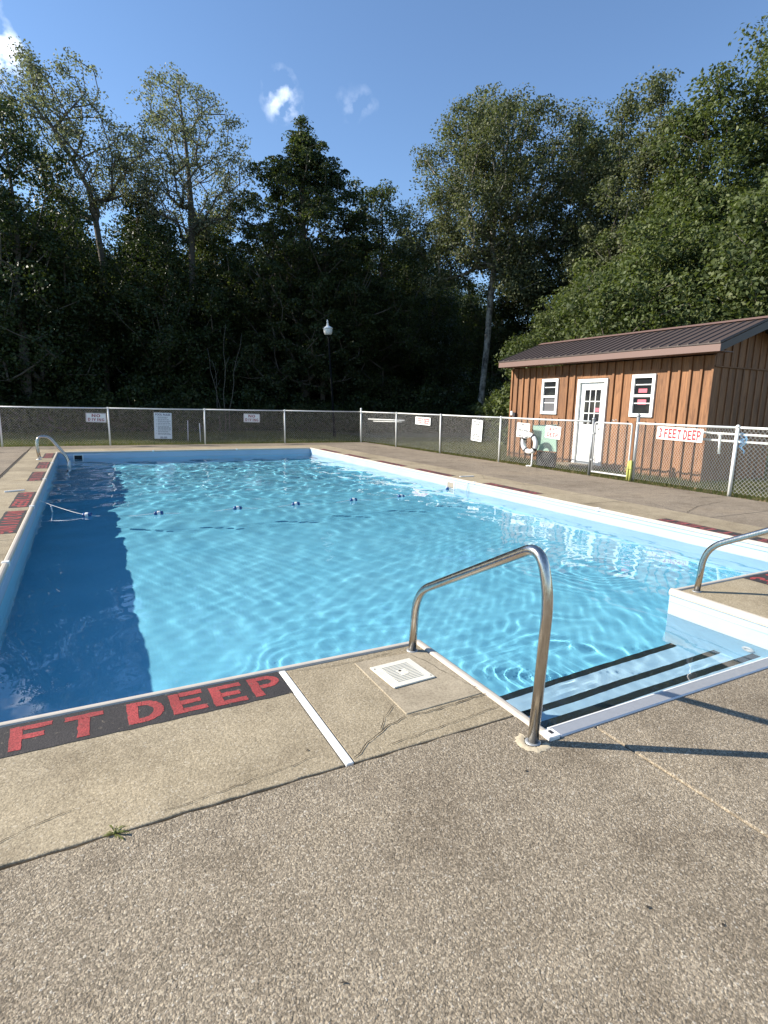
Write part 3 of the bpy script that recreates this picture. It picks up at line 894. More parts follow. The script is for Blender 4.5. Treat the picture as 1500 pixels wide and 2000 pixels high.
for dy in (0., .46):
    pp = [(-1.04, 0, -.01), (-1.072, 0, .36), (-1.03, 0, .56), (-.80, 0, .56), (-.43, 0, .03), (-.40, 0, -.25), (-.40, 0, -1.15)]
    MB().tube([(v.x + .71, v.y + dy, v.z) for v in bend(pp, .12, 6)], .0235, 14).build('rail', 'steel', lad, True)
    MB().lathe([(.06, 0), (.06, .008), (.03, .02)], (-.33, dy, .001), 14).build('escutcheon', 'white_strip', lad, True)
    MB().tube([(.31, dy, -.08), (.31, dy, -.22)], .032, 12).build('bumper', 'white_strip', lad, True)
for z in (-.38, -.66, -.94):
    MB().box(.27, .35, .0, .46, z - .02, z + .01, .006).build('tread', 'white_strip', lad)

# ------------------------------------------------------------------ chain link fences
def link_panel(L, H, p=.0375, wr=.0026):
    nw = int(round(L / p)); p = L / nw; nl = int(round(H / .0385)); qz = H / nl
    k = np.arange(nw)[:, None]; j = np.arange(nl + 1)[None, :]
    par = (j + k) % 2
    u = (k + par) * p
    z = np.broadcast_to(j * qz, u.shape).copy()
    u = u + 0 * z
    w = np.where(par == 0, .0018, -.0018) + 0 * z
    a = np.stack([u[:, :-1], w[:, :-1], z[:, :-1]], -1).reshape(-1, 3)
    b = np.stack([u[:, 1:], w[:, 1:], z[:, 1:]], -1).reshape(-1, 3)
    d = b - a; d /= np.linalg.norm(d, axis=1)[:, None]
    n1 = np.cross(d, [0, 1, 0]); n2 = np.broadcast_to([0., 1., 0.], d.shape)
    V = []
    for t in range(3):
        ang = 2 * math.pi * t / 3
        V.append((n1 * math.cos(ang) + n2 * math.sin(ang)) * wr)
    vv = np.concatenate([a[:, None] + np.stack(V, 1), b[:, None] + np.stack(V, 1)], 1)
    m_ = len(a); base = (np.arange(m_) * 6)[:, None]
    F = np.concatenate([base + np.array([[t, (t + 1) % 3, 3 + (t + 1) % 3, 3 + t]]) for t in range(3)], 0)
    return np_mesh('mesh_panel', vv.reshape(-1, 3), F, 'wire', True)
PANEL = link_panel(3.0, 1.17, wr=.0023)
PANEL_FAR = link_panel(3.0, 1.17, wr=.0010)
def post(parent, x, y, h, r=.025, mat='white_metal', cap=True):
    mb = MB().tube([(0, 0, -.05), (0, 0, h)], r, 12)
    if cap: mb.lathe([(r * 1.25, h - .012), (r * 1.25, h + .008), (r * .8, h + .03), (r * .25, h + .042)], (0, 0, 0), 12)
    o = mb.build('post', mat, parent, True); o.location = (x, y, 0)
    rd = random.Random(int(x * 100 + y * 10)); o.rotation_euler = (R(rd.uniform(-.8, .8)), R(rd.uniform(-.8, .8)), 0)
    return o
def bay(parent, a, b, panel=None, toprail=True, z0=.05):
    L = math.hypot(b[0] - a[0], b[1] - a[1]); ang = math.atan2(b[1] - a[1], b[0] - a[0])
    o = obj('mesh_panel', panel or PANEL, parent); o.location = (a[0], a[1], z0); o.rotation_euler = (0, 0, ang); o.scale = (L / 3.0, 1, (FH - .01 - z0) / 1.17)
    if toprail:
        MB().tube([(a[0], a[1], FH), ((a[0] + b[0]) / 2, (a[1] + b[1]) / 2, FH - .006), (b[0], b[1], FH)], .0205, 10).build('top_rail', 'white_metal', parent, True)
f1 = thing('chain_link_fence', 'white chain link fence running along the shaded wood past the far pool end', 'fence', (0, 0, 0))
fx = [-5.35, -2.29, .75, 3.84, 6.82, 10.02]
for a, b in zip(fx[:-1], fx[1:]): bay(f1, (a, FY), (b, FY), PANEL_FAR)
for x in fx[:-1]: post(f1, x, FY - .03, FH)
f2 = thing('chain_link_fence', 'white chain link fence between the pool deck and the wooden hut', 'fence', (0, 0, 0))
fy = [FY, 18.62, 15.68, 12.66, 9.50]
post(f2, 10.05, FY - .02, 1.33, .034)
xf = lambda y: 10.05 + (FX - 10.05) * min(1, (FY - y) / 3.0)
for a, b in zip(fy[:-1], fy[1:]): bay(f2, (xf(a), a), (xf(b), b))
for y in fy[1:-1]: post(f2, xf(y) - .03, y, FH)
post(f2, FX + .05, 9.47, 1.27, .033, 'galv'); post(f2, FX + .09, 8.30, 1.38, .034, 'galv')
fy = [8.27, 6.14, 3.1]
for a, b in zip(fy[:-1], fy[1:]): bay(f2, (FX + .03, a), (FX + .03, b))
for y in fy[1:]: post(f2, FX, y, FH + .01, .031)
gate = thing('chain_link_gate', 'narrow galvanised chain link gate with a curved latch facing the hut door', 'gate', (FX + .05, 9.40, 0))
L = 1.0
MB().tube(bend([(0, 0, .08), (0, 0, 1.20), (0, -L, 1.20), (0, -L, .08), (0, 0, .08)], .05, 5), .019, 10).build('frame', 'gate_metal', gate, True)
o = obj('mesh_panel', link_panel(L, 1.09), gate); o.location = (0, -.01, .10); o.rotation_euler = (0, 0, -HP)
MB().tube([(0, -.06, .12), (0, -.06, 1.17)], .007, 8).build('tension_bar', 'galv', gate, True)
for z in (.35, .95):
    MB().box(-.03, .03, -.015, .05, z - .02, z + .02, .004).build('hinge', 'galv', gate)
MB().tube(bend([(0, -.45, 1.21), (.0, -.47, 1.28), (0, -.52, 1.24), (0, -.56, 1.29), (0, -.60, 1.22)], .02, 4), .008, 8).build('latch', 'galv', gate, True)
foam = thing('foam_tube', 'pair of yellow foam tubes strapped upright to the gate post foot', 'foam tube', (FX + .02, 8.33, 0))
MB().tube([(0, .045, 0), (.0, .05, .2), (.0, .035, .42)], .027, 12).build('tube', 'yellow', foam, True)
MB().tube([(-.01, -.025, 0), (.0, -.022, .2), (.0, -.01, .43)], .027, 12).build('tube', 'yellow', foam, True)
MB().tube([(-.045, .085, .26), (-.045, -.06, .26), (.03, -.06, .26), (.03, .085, .26)], .006, 6, closed=True).build('strap', 'yellow', foam)

# ------------------------------------------------------------------ signs
def sign(label, w, h, loc, rotz, texts, board='white', tilt=0., border=None, lines=(), name='sign'):
    """board in local XZ, facing local -Y"""
    t = thing(name, label, 'sign', loc); t.rotation_euler = (0, tilt, rotz)
    bevelled(MB().box(-w / 2, w / 2, 0, .006, -h / 2, h / 2).build('board', board, t), .002, 1)
    for (s_, tw, th, cz, mat, bold) in texts:
        me = block_text(s_, tw, th, mat, random.Random(1)) if all(c in GLYPH or c == ' ' for c in s_) else fit(text_mesh(s_, .1, mat, bold=bold, spacing=1.05), tw, th)
        o = obj('lettering', me, t); o.location = (0, -.0035, cz); o.rotation_euler = (HP, 0, 0)
    for (x0, x1, z, th, mat) in lines:
        MB().box(x0, x1, -.003, -.001, z - th / 2, z + th / 2).build('text_line', mat, t)
    if border:
        m_ = .012; k = .006
        mb = MB()
        for b in ((-w / 2 + m_, w / 2 - m_, -.003, -.001, h / 2 - m_ - k, h / 2 - m_), (-w / 2 + m_, w / 2 - m_, -.003, -.001, -h / 2 + m_, -h / 2 + m_ + k),
                  (-w / 2 + m_, -w / 2 + m_ + k, -.003, -.001, -h / 2 + m_ + k, h / 2 - m_ - k), (w / 2 - m_ - k, w / 2 - m_, -.003, -.001, -h / 2 + m_ + k, h / 2 - m_ - k)):
            mb.box(*b)
        mb.build('border', border, t)
    for sx in (-1, 1):
        for sz in (-1, 1):
            MB().lathe([(.006, 0), (.006, .004)], (0, 0, 0), 8).build('fixing', 'galv', t).matrix_local = Matrix.Translation((sx * (w / 2 - .008), -.001, sz * (h / 2 - .008))) @ Matrix.Rotation(HP, 4, 'X')
    return t
yS = FY - .05
sign('white NO DIVING sign in red letters on the fence beside the POOL RULES sign', .60, .295, (.378, yS, .905), 0,
     [('NO', .25, .095, .065, 'maroon', .03), ('DIVING', .48, .095, -.06, 'maroon', .03)], 'white', R(1.5), 'maroon')
sign('white NO DIVING sign in red letters, farther along the fence past the POOL RULES sign', .605, .31, (5.55, yS, .932), 0,
     [('NO', .25, .10, .068, 'maroon', .03), ('DIVING', .48, .10, -.064, 'maroon', .03)], 'white', R(1.), 'maroon')
rl = random.Random(3); lines = []; z = .30
for grp in (2, 1, 2, 1, 1, 4, 2, 2):
    for k in range(grp):
        w_ = rl.uniform(.28, .45); x = -.20 + .03
        xx = x
        while xx < x + w_:
            ww = rl.uniform(.03, .09); lines.append((xx, min(xx + ww, .26), z, .014, 'blueink')); xx += ww + .012
        if k == 0: lines.append((-.222, -.205, z, .014, 'blueink'))
        z -= .034
    z -= .016
lines += [(-.10, -.01, -.385, .02, 'blueink'), (.02, .12, -.385, .02, 'blueink'), (-.10, .13, -.42, .016, 'blueink')]
sign('tall grey white POOL RULES board full of small print on the far fence', .575, .895, (2.44, yS, .642), 0,
     [('POOL RULES', .48, .072, .385, 'blueink', .03)], 'grey_board', R(1.2), None, lines)
xS = FX - .05
sign('small white FEET DEEP sign in faded red on the bay with the stored white poles', .98, .26, (xf(16.8) - .05, 16.78, .992), -HP,
     [('5 FEET DEEP', .86, .17, 0, 'red', .02)], 'white', R(1.))
lines = []
for z_ in (.10, .06, .02, -.02):
    xx = -.20
    while xx < .19:
        ww = rl.uniform(.03, .10); lines.append((xx, min(xx + ww, .2), z_, .010, 'black')); xx += ww + .012
for z_, a in ((-.12, .13), (-.165, .20), (-.25, .19)):
    xx = -a
    while xx < a:
        ww = rl.uniform(.05, .10); lines.append((xx, min(xx + ww, a), z_, .024, 'black')); xx += ww + .015
for z_, a in ((.25, .19), (.18, .13)):
    xx = -a
    while xx < a:
        ww = rl.uniform(.05, .10); lines.append((xx, min(xx + ww, a), z_, .026, 'black')); xx += ww + .015
sign('tall narrow white notice with lines of small black print on the fence', .52, .62, (xS, 13.72, .815), -HP, [], 'white', R(3.), None, lines)
sign('white NO LIFEGUARD ON DUTY sign partly covered by the life ring', .50, .375, (xS, 11.71, .915), -HP,
     [('NO', .10, .05, .145, 'black', .03), ('LIFEGUARD', .42, .058, .0, 'black', .02), ('ON DUTY', .36, .05, -.14, 'black', .03)], 'white', R(2.))
sign('square white 4 FT DEEP sign in dark red letters next to the life ring', .525, .31, (xS, 10.62, .915), -HP,
     [('4 FT', .26, .10, .07, 'maroon', .03), ('DEEP', .37, .10, -.065, 'maroon', .03)], 'white', R(3.))
sign('wide white 3 FEET DEEP sign in bold red letters near the gate', .985, .255, (FX - .02, 7.25, 1.045), -HP,
     [('3 FEET DEEP', .90, .19, 0, 'red', .035)], 'white', R(1.))

# life ring
ring = thing('life_ring', 'white life ring with black bands and rope hung on the fence', 'life ring', (FX - .14, 11.33, .60))
ring.rotation_euler = (0, R(-5), R(6))
MB().tube([(0, .215 * math.cos(2 * math.pi * k / 40), .215 * math.sin(2 * math.pi * k / 40)) for k in range(40)], .062, 16, closed=True).build('ring', 'white', ring, True)
for a in (35, 125, 215, 305):
    pts = [(0, .215 * math.cos(R(a + d)), .215 * math.sin(R(a + d))) for d in (-7, -3.5, 0, 3.5, 7)]
    MB().tube(pts, .0655, 16).build('band', 'rubber', ring, True)
rp = []
for k in range(64):
    a = 360 * k / 64; u_s = abs(((a - 35) % 90) / 90 - .5) * 2
    rr = .278 + .028 * (1 - u_s ** 2)
    rp.append((-.01, rr * math.cos(R(a)), rr * math.sin(R(a)) - .012 * (1 - u_s ** 2)))
MB().tube(rp, .008, 8, closed=True).build('rope', 'rubber', ring, True)
MB().tube([(-.07, .02, .05), (-.075, .05, .02), (-.075, .10, .03), (-.07, .13, .08), (-.06, .16, .12)], .012, 8).build('rope_coil', 'rubber', ring, True)
stand = thing('pipe_stand', 'short white pipe standing on a foot under the life ring', 'pipe', (FX - .12, 11.22, 0))
MB().tube(bend([(0, .15, .02), (0, .01, .02), (0, 0, .36)], .03, 4), .018, 10).build('pipe', 'white_metal', stand, True)
MB().box(-.04, .04, .10, .18, 0, .03, .008).build('foot', 'white_metal', stand)
gb = thing('green_sheet', 'pale green plastic sheet leaning behind the fence between two signs', 'sheet', (FX + .22, 11.35, 0))
o = bevelled(MB().add([(0, -.62, .42), (0, .15, .40), (0, .30, 1.05), (0, -.55, 1.10), (.03, -.62, .42), (.03, .15, .40), (.03, .30, 1.05), (.03, -.55, 1.10)],
                      [(0, 1, 2, 3), (7, 6, 5, 4), (0, 4, 5, 1), (1, 5, 6, 2), (2, 6, 7, 3), (3, 7, 4, 0)]).build('panel', 'green', gb), .006)
MB().box(.035, .16, -.50, .12, 0, .38, .02).build('base', 'rubber', gb)

# white poles stored along the fence
def pole(label, a, b, r=.02, grp='white poles stored on the fence'):
    t = thing('storage_pole', label, 'pole', a, grp)
    d = Vector(b) - Vector(a)
    MB().tube([(0, 0, 0), tuple(d)], r, 10).build('shaft', 'white_metal', t, True)
    MB().tube([tuple(-d.normalized() * .012), tuple(d.normalized() * .10)], r * 1.18, 10).build('end_grip', 'white_strip', t, True)
    return t
pole('upper long white pole hung behind the fence beyond the 3 FEET DEEP sign', (FX + .10, 6.86, 1.10), (FX + .10, 3.2, 1.08))
pole('lower long white pole hung behind the fence beyond the 3 FEET DEEP sign', (FX + .14, 6.92, .97), (FX + .14, 3.2, .95))
pole('upper white pole stored behind the fence by the corner post', (10.26, 21.0, .935), (FX + .04, 18.2, .965), .024)
pole('lower white pole stored behind the fence by the corner post', (10.29, 20.6, .862), (FX + .07, 18.45, .905), .02)
for y in (6.4, 5.9, 3.6):
    pass
vp = thing('hanging_pipe', 'short white pipe hanging upright from the stored poles', 'pipe', (FX + .12, 6.50, .72))
MB().tube([(0, 0, 0), (0, .02, .36)], .022, 10).build('shaft', 'white_metal', vp, True)
MB().box(-.03, .03, -.015, .055, .34, .375, .006).build('hook', 'white_strip', vp)
bc = thing('blue_cord', 'tangle of light blue cord looped over the stored white poles', 'cord', (FX + .08, 6.1, 1.0))
rd = random.Random(5)
for j in range(3):
    pts = [(rd.uniform(-.04, .04), rd.uniform(-.05, .05) - .03 * j, .13 - .36 * k / 8 * (.5 + .25 * j)) for k in range(9)]
    MB().tube(smooth_path(pts, 4), .009, 6).build('strand', 'bluerope', bc, True)
for i, (x, y, z1) in enumerate(((3.63, 23.7, .80), (4.02, 23.2, .72))):
    t = thing('marker_stake', 'thin white plastic stake standing in shaded grass behind the POOL RULES sign', 'stake', (x, y, -.07), 'white stakes beyond the far fence')
    MB().tube([(0, 0, -.02), (.015 * (-1) ** i, 0, z1)], .016, 8).build('shaft', 'white_metal', t, True)
    MB().lathe([(.020, z1 - .01), (.020, z1 + .015), (.012, z1 + .022)], (.015 * (-1) ** i, 0, 0), 8).build('cap', 'white_strip', t, True)

# lamp post
lamp = thing('lamp_post', 'black lamp post with white globe and finial, before the dark wood', 'lamp', (10.46, 25, -.07))
lamp.rotation_euler = (0, R(-4.2), 0)
MB().tube([(0, 0, -.05), (0, 0, .5), (0, 0, .55), (0, 0, 4.65)], [.075, .07, .052, .042], 14).build('pole', 'darkpole', lamp, True)
MB().lathe([(.05, 4.6), (.11, 4.65), (.12, 4.70)], (0, 0, 0), 18).build('collar', 'darkpole', lamp, True)
MB().lathe([(.10, 4.66), (.165, 4.70), (.195, 4.80), (.205, 4.90), (.20, 4.94)], (0, 0, 0), 22).build('globe', 'globe', lamp, True)
MB().lathe([(.225, 4.93), (.225, 4.96), (.14, 5.02), (.07, 5.06), (.05, 5.09)], (0, 0, 0), 22).build('cap', 'globe', lamp, True)
MB().lathe([(.045, 5.08), (.055, 5.14), (.03, 5.20), (.04, 5.25), (.012, 5.34)], (0, 0, 0), 14).build('finial', 'globe', lamp, True)

# ------------------------------------------------------------------ hut
hut = thing('wooden_hut', 'small brown board and batten hut with a dark ribbed metal roof', 'hut', (12.0, 7.82, -.07))
W0, W1, D1, TOP = 0., 6.52, 2.34, 2.75          # local: x depth from front wall, y along wall, z up (origin at near front corner)
ZG = .07                                         # local z of deck level
ridx, eave_x = 1.17, -.5
e_z, r_z = 2.955, 3.575
def roof_z(x): return e_z + (r_z - e_z) * (x - eave_x) / (ridx - eave_x) if x <= ridx else e_z + (r_z - e_z) * (2 * ridx - eave_x - x) / (ridx - eave_x)
openings = [(4.50, 5.15, 1.40, 2.40), (1.37, 2.03, 1.40, 2.41), (2.76, 3.77, .08, 2.35)]   # y0 y1 z0 z1 (frames)
# dark sheathing behind the boards, with openings left free by building it in strips
mb = MB()
ycuts = sorted({W0, W1} | {v for o_ in openings for v in o_[:2]})
for a, b in zip(ycuts[:-1], ycuts[1:]):
    hole = [o_ for o_ in openings if o_[0] < (a + b) / 2 < o_[1]]
    if hole:
        o_ = hole[0]; mb.box(.02, .06, a, b, 0, o_[2]); mb.box(.02, .06, a, b, o_[3], TOP)
    else: mb.box(.02, .06, a, b, 0, TOP)
mb.box(.06, D1 - .06, .02, .06, 0, TOP); mb.box(.06, D1 - .06, W1 - .06, W1 - .02, 0, TOP); mb.box(D1 - .06, D1 - .02, .02, W1 - .02, 0, TOP)
mb.box(.07, D1 - .07, .07, W1 - .07, TOP - .05, TOP - .02)
mb.build('sheathing', 'interior', hut)
rd = random.Random(21)
# front boards and battens
y = 0.; nb = 25; bw = W1 / nb
for i in range(nb):
    a, b = i * bw + .002, (i + 1) * bw - .002
    segs = [(.02 + rd.uniform(-.02, .02), TOP)]
    for o_ in openings:
        if a < o_[1] and b > o_[0]:
            if a < o_[0]:   # split board lengthways at the frame
                MB().box(-.001, .0195, a, o_[0], max(0, o_[2] - .02), o_[3] + .02).build('board', 'wood', hut)
                a2 = o_[0]
            if b > o_[1]:
                MB().box(-.001, .0195, o_[1], b, max(0, o_[2] - .02), o_[3] + .02).build('board', 'wood', hut)
            segs = [(segs[0][0], o_[2] - .02), (o_[3] + .02, TOP)] if o_[2] > .2 else [(o_[3] + .02, TOP)]
    for z0, z1 in segs:
        if z1 - z0 > .03: MB().box(0, .02 - rd.uniform(0, .003), a, b, z0, z1).build('board', 'wood', hut)
    # batten over the joint
    yb = i * bw
    bz = [(.02 + rd.uniform(-.03, .03), TOP)]
    for o_ in openings:
        if yb + .03 > o_[0] - .09 and yb - .03 < o_[1] + .09:
            bz = [(bz[0][0], o_[2] - .10), (o_[3] + .10, TOP)] if o_[2] > .2 else [(o_[3] + .10, TOP)]
    for z0, z1 in bz:
        if z1 - z0 > .03: MB().box(-.042, -.001, yb - .03 if i else -.02, yb + .03, z0, z1, .002).build('batten', 'wood', hut)
MB().box(-.042, -.001, W1 - .05, W1 + .02, .0, TOP, .002).build('batten', 'wood', hut)
# near gable: lower boards, ledge, upper boards
nb = 9; bw = (D1 - .02) / nb
for i in range(nb):
    a, b = .021 + i * bw + .002, .021 + (i + 1) * bw - .002
    MB().box(a, b, -.003, .0195, .02, 2.50).build('board', 'wood', hut)
    MB().box(b - .025, b + .03, -.024, -.0035, .02, 2.49, .002).build('batten', 'wood', hut)
    za, zb = roof_z(a) - .08, roof_z(b) - .08
    MB().add([(a, -.016, 2.53), (b, -.016, 2.53), (b, -.016, zb), (a, -.016, za), (a, .0195, 2.53), (b, .0195, 2.53), (b, .0195, zb), (a, .0195, za)],
             [(0, 1, 2, 3), (7, 6, 5, 4), (0, 4, 5, 1), (1, 5, 6, 2), (2, 6, 7, 3), (3, 7, 4, 0)]).build('gable_board', 'wood', hut)
    MB().box(b - .025, b + .03, -.040, -.0165, 2.53, min(za, zb) - .01, .002).build('batten', 'wood', hut)
MB().box(-.02, D1 + .02, -.045, .018, 2.502, 2.528, .003).build('ledge', 'wood', hut)
for i in range(nb):
    a, b = .021 + i * bw + .002, .021 + (i + 1) * bw - .002
    MB().box(a, b, W1 - .0195, W1 + .001, .02, 2.80).build('board', 'wood', hut)
# roof
RY0, RY1 = -.41, 6.60
roof = thing('roof', '', ''); del roof['label'], roof['category']; roof.parent = hut
def rx(x): return (x, roof_z(x))
npan = 8; pw = (RY1 - RY0) / npan
for side in (0, 1):
    xs = (eave_x - .03, ridx) if side == 0 else (2 * ridx - eave_x + .03, ridx)
    for i in range(npan):
        a, b = RY0 + i * pw + (.003 if i else 0), RY0 + (i + 1) * pw - .003
        z0, z1 = roof_z(eave_x) - .011 if side == 0 else roof_z(eave_x) - .011, roof_z(ridx)
        vv = [(xs[0], a, z0), (xs[0], b, z0), (xs[1], b, z1), (xs[1], a, z1)]
        vv += [(x, y_, z - .02) for x, y_, z in vv]
        ff = [(0, 1, 2, 3), (7, 6, 5, 4), (0, 4, 5, 1), (1, 5, 6, 2), (2, 6, 7, 3), (3, 7, 4, 0)]
        if side == 0: ff = [tuple(reversed(f)) for f in ff]
        MB().add(vv, ff).build('roof_panel', 'brown_roof', roof)
    nrib = 30
    for i in range(nrib + 1):
        y_ = RY0 + .02 + (RY1 - RY0 - .04) * i / nrib
        x0, x1 = xs; z0, z1 = roof_z(eave_x) - .011, roof_z(ridx)
        vv = []
        for x, z in ((x0, z0), (x1, z1)):
            vv += [(x, y_ - .022, z + .0005), (x, y_ - .010, z + .024), (x, y_ + .010, z + .024), (x, y_ + .022, z + .0005)]
        ff = [(0, 1, 5, 4), (1, 2, 6, 5), (2, 3, 7, 6), (3, 2, 1, 0), (4, 5, 6, 7)]
        if side == 1: ff = [tuple(reversed(f)) for f in ff]
        MB().add(vv, ff).build('rib', 'brown_roof', roof)
MB().add([(ridx - .16, RY0 - .01, r_z - .028), (ridx, RY0 - .01, r_z + .036), (ridx + .16, RY0 - .01, r_z - .028), (ridx - .16, RY1 + .01, r_z - .028), (ridx, RY1 + .01, r_z + .036), (ridx + .16, RY1 + .01, r_z - .028)],
         [(0, 3, 4, 1), (1, 4, 5, 2), (0, 1, 2), (5, 4, 3), (0, 2, 5, 3)]).build('ridge_cap', 'brown_fascia', roof)
MB().box(eave_x - .012, eave_x + .012, RY0, RY1, e_z - .185, e_z - .036, .002).build('fascia', 'brown_fascia', roof)
MB().box(2 * ridx - eave_x - .012, 2 * ridx - eave_x + .012, RY0, RY1, e_z - .185, e_z - .036, .002).build('fascia', 'brown_fascia', roof)
MB().box(eave_x + .013, -.03, RY0 + .02, RY1 - .02, e_z - .182, e_z - .165).build('soffit', 'brown_fascia', roof)
for yy in (RY0 + .012, RY1 - .012):
    for sgn in (0, 1):
        xa = eave_x + .012 if sgn == 0 else 2 * ridx - eave_x - .012
        vv = [(xa, yy - .012, roof_z(eave_x) - .19), (ridx, yy - .012, r_z - .21), (ridx, yy - .012, r_z - .036), (xa, yy - .012, roof_z(eave_x) - .036)]
        vv += [(x, y_ + .024, z) for x, y_, z in vv]
        ff = [(0, 1, 2, 3), (7, 6, 5, 4), (0, 4, 5, 1), (1, 5, 6, 2), (2, 6, 7, 3), (3, 7, 4, 0)]
        if sgn: ff = [tuple(reversed(f)) for f in ff]
        MB().add(vv, ff).build('barge_board', 'brown_roof', roof)
# windows
def window(y0, y1, z0, z1, stickers):
    fw = .085
    w = MB().box(-.045, .03, y0, y1, z1 - fw, z1, .004).build('window', 'white', hut)
    MB().box(-.045, .03, y0, y1, z0, z0 + fw, .004).build('sill', 'white', w)
    MB().box(-.045, .03, y0, y0 + fw, z0 + fw, z1 - fw, .003).build('jamb', 'white', w)
    MB().box(-.045, .03, y1 - fw, y1, z0 + fw, z1 - fw, .003).build('jamb', 'white', w)
    zm = (z0 + z1) / 2
    MB().box(-.03, .02, y0 + fw, y1 - fw, zm - .03, zm + .03, .003).build('meeting_rail', 'white', w)
    for a, b in ((z0 + fw, zm - .03), (zm + .03, z1 - fw)):
        MB().box(.004, .012, y0 + fw, y1 - fw, a, b).build('pane', 'screen' if a < zm and not stickers else 'glass', w)
        c = a + (b - a) * (.62 if a < zm else .60)
        MB().box(-.012, .003, y0 + fw + .01, y1 - fw - .01, c - .012, c + .012, .002).build('glazing_bar', 'white', w)
    for (ya, yb, za, zb) in stickers:
        MB().box(-.001, .0025, ya, yb, za, zb).build('paper_notice', 'paper', w)
window(*openings[0], [])
window(*openings[1], [(1.60, 1.84, 1.98, 2.075), (1.60, 1.84, 1.70, 1.82)])
# door
y0, y1, z0, z1 = openings[2]
fw = .09
dr = MB().box(-.05, .05, y0, y1, z1 - fw, z1, .004).build('door_frame', 'white', hut)
MB().box(-.05, .05, y0, y0 + fw, z0, z1 - fw, .004).build('jamb', 'white', dr)
MB().box(-.05, .05, y1 - fw, y1, z0, z1 - fw, .004).build('jamb', 'white', dr)
MB().box(-.06, .06, y0 + fw, y1 - fw, z0 - .01, z0 + .03, .004).build('threshold', 'galv', dr)
MB().box(.040, .048, y0 + fw, y0 + fw + .005, z0, z1 - fw).build('stop', 'white', dr)
ly0, ly1, lz0, lz1 = y0 + fw + .006, y1 - fw - .012, z0 + .035, z1 - fw - .008
gy0, gy1, gz0, gz1 = ly0 + .13, ly1 - .13, 1.15, 2.08
leaf = MB()
leaf.box(.012, .052, ly0, ly1, lz0, gz0); leaf.box(.012, .052, ly0, ly1, gz1, lz1); leaf.box(.012, .052, ly0, gy0, gz0, gz1); leaf.box(.012, .052, gy1, ly1, gz0, gz1)
dl = leaf.build('door', 'white', hut)
for i in range(3):
    for j in range(3):
        a = gy0 + (gy1 - gy0) * i / 3; b = gy0 + (gy1 - gy0) * (i + 1) / 3; c = gz0 + (gz1 - gz0) * j / 3; d = gz0 + (gz1 - gz0) * (j + 1) / 3
        MB().box(.026, .034, a + .012, b - .012, c + .012, d - .012).build('pane', 'glass', dl)
for i in range(4):
    a = gy0 + (gy1 - gy0) * i / 3; MB().box(.016, .046, a - .012, a + .012, gz0, gz1).build('muntin', 'white', dl)
for j in range(4):
    c = gz0 + (gz1 - gz0) * j / 3; MB().box(.0155, .0465, gy0 + .0125, gy1 - .0125, c - .012, c + .012).build('muntin', 'white', dl)
for a, b in ((ly0 + .12, (ly0 + ly1) / 2 - .04), ((ly0 + ly1) / 2 + .04, ly1 - .12)):
    MB().box(.006, .014, a, b, .35, .95, .004).build('panel', 'white', dl)
MB().box(.006, .013, ly0 + .01, ly1 - .01, lz0 + .01, lz0 + .22, .002).build('kick_plate', 'white', dl)
MB().box(.018, .0255, gy0 + .03, gy0 + .19, 1.50, 1.60).build('paper_notice', 'paper', dl)
MB().tube([(.014, ly0 + .06, 1.06), (-.04, ly0 + .06, 1.06), (-.045, ly0 + .06, 1.06)], [.012, .012, .028], 12).build('knob', 'galv', dl, True)
MB().box(-.09, -.043, W1 - .18, W1 - .08, 1.33, 1.46, .01).build('meter_box', 'white', hut)
MB().box(-.085, -.002, W1 - .30, W1 - .22, 1.28, 1.42, .006).build('wall_light', 'rubber', hut)
MB().box(-.5, -.05, y0 - .15, y1 + .15, 0., .105, .01).build('doorstep', 'grey', hut)

# ------------------------------------------------------------------ trees
def tubes_np(segs, n=5):
    """segs: list of (a, b, ra, rb) -> verts, quads"""
    A = np.array([s[0] for s in segs]); B = np.array([s[1] for s in segs]); ra = np.array([s[2] for s in segs]); rb = np.array([s[3] for s in segs])
    d = B - A; d /= (np.linalg.norm(d, axis=1)[:, None] + 1e-9)
    ref = np.where(np.abs(d[:, 2:3]) < .9, np.array([[0., 0, 1]]), np.array([[1., 0, 0]]))
    n1 = np.cross(d, ref); n1 /= np.linalg.norm(n1, axis=1)[:, None]; n2 = np.cross(d, n1)
    ang = np.arange(n) * 2 * math.pi / n
    off = n1[:, None] * np.cos(ang)[None, :, None] + n2[:, None] * np.sin(ang)[None, :, None]
    V = np.concatenate([A[:, None] + off * ra[:, None, None], B[:, None] + off * rb[:, None, None]], 1).reshape(-1, 3)
    base = (np.arange(len(segs)) * 2 * n)[:, None]
    F = np.concatenate([base + np.array([[k, (k + 1) % n, n + (k + 1) % n, n + k]]) for k in range(n)], 0)
    return V, F

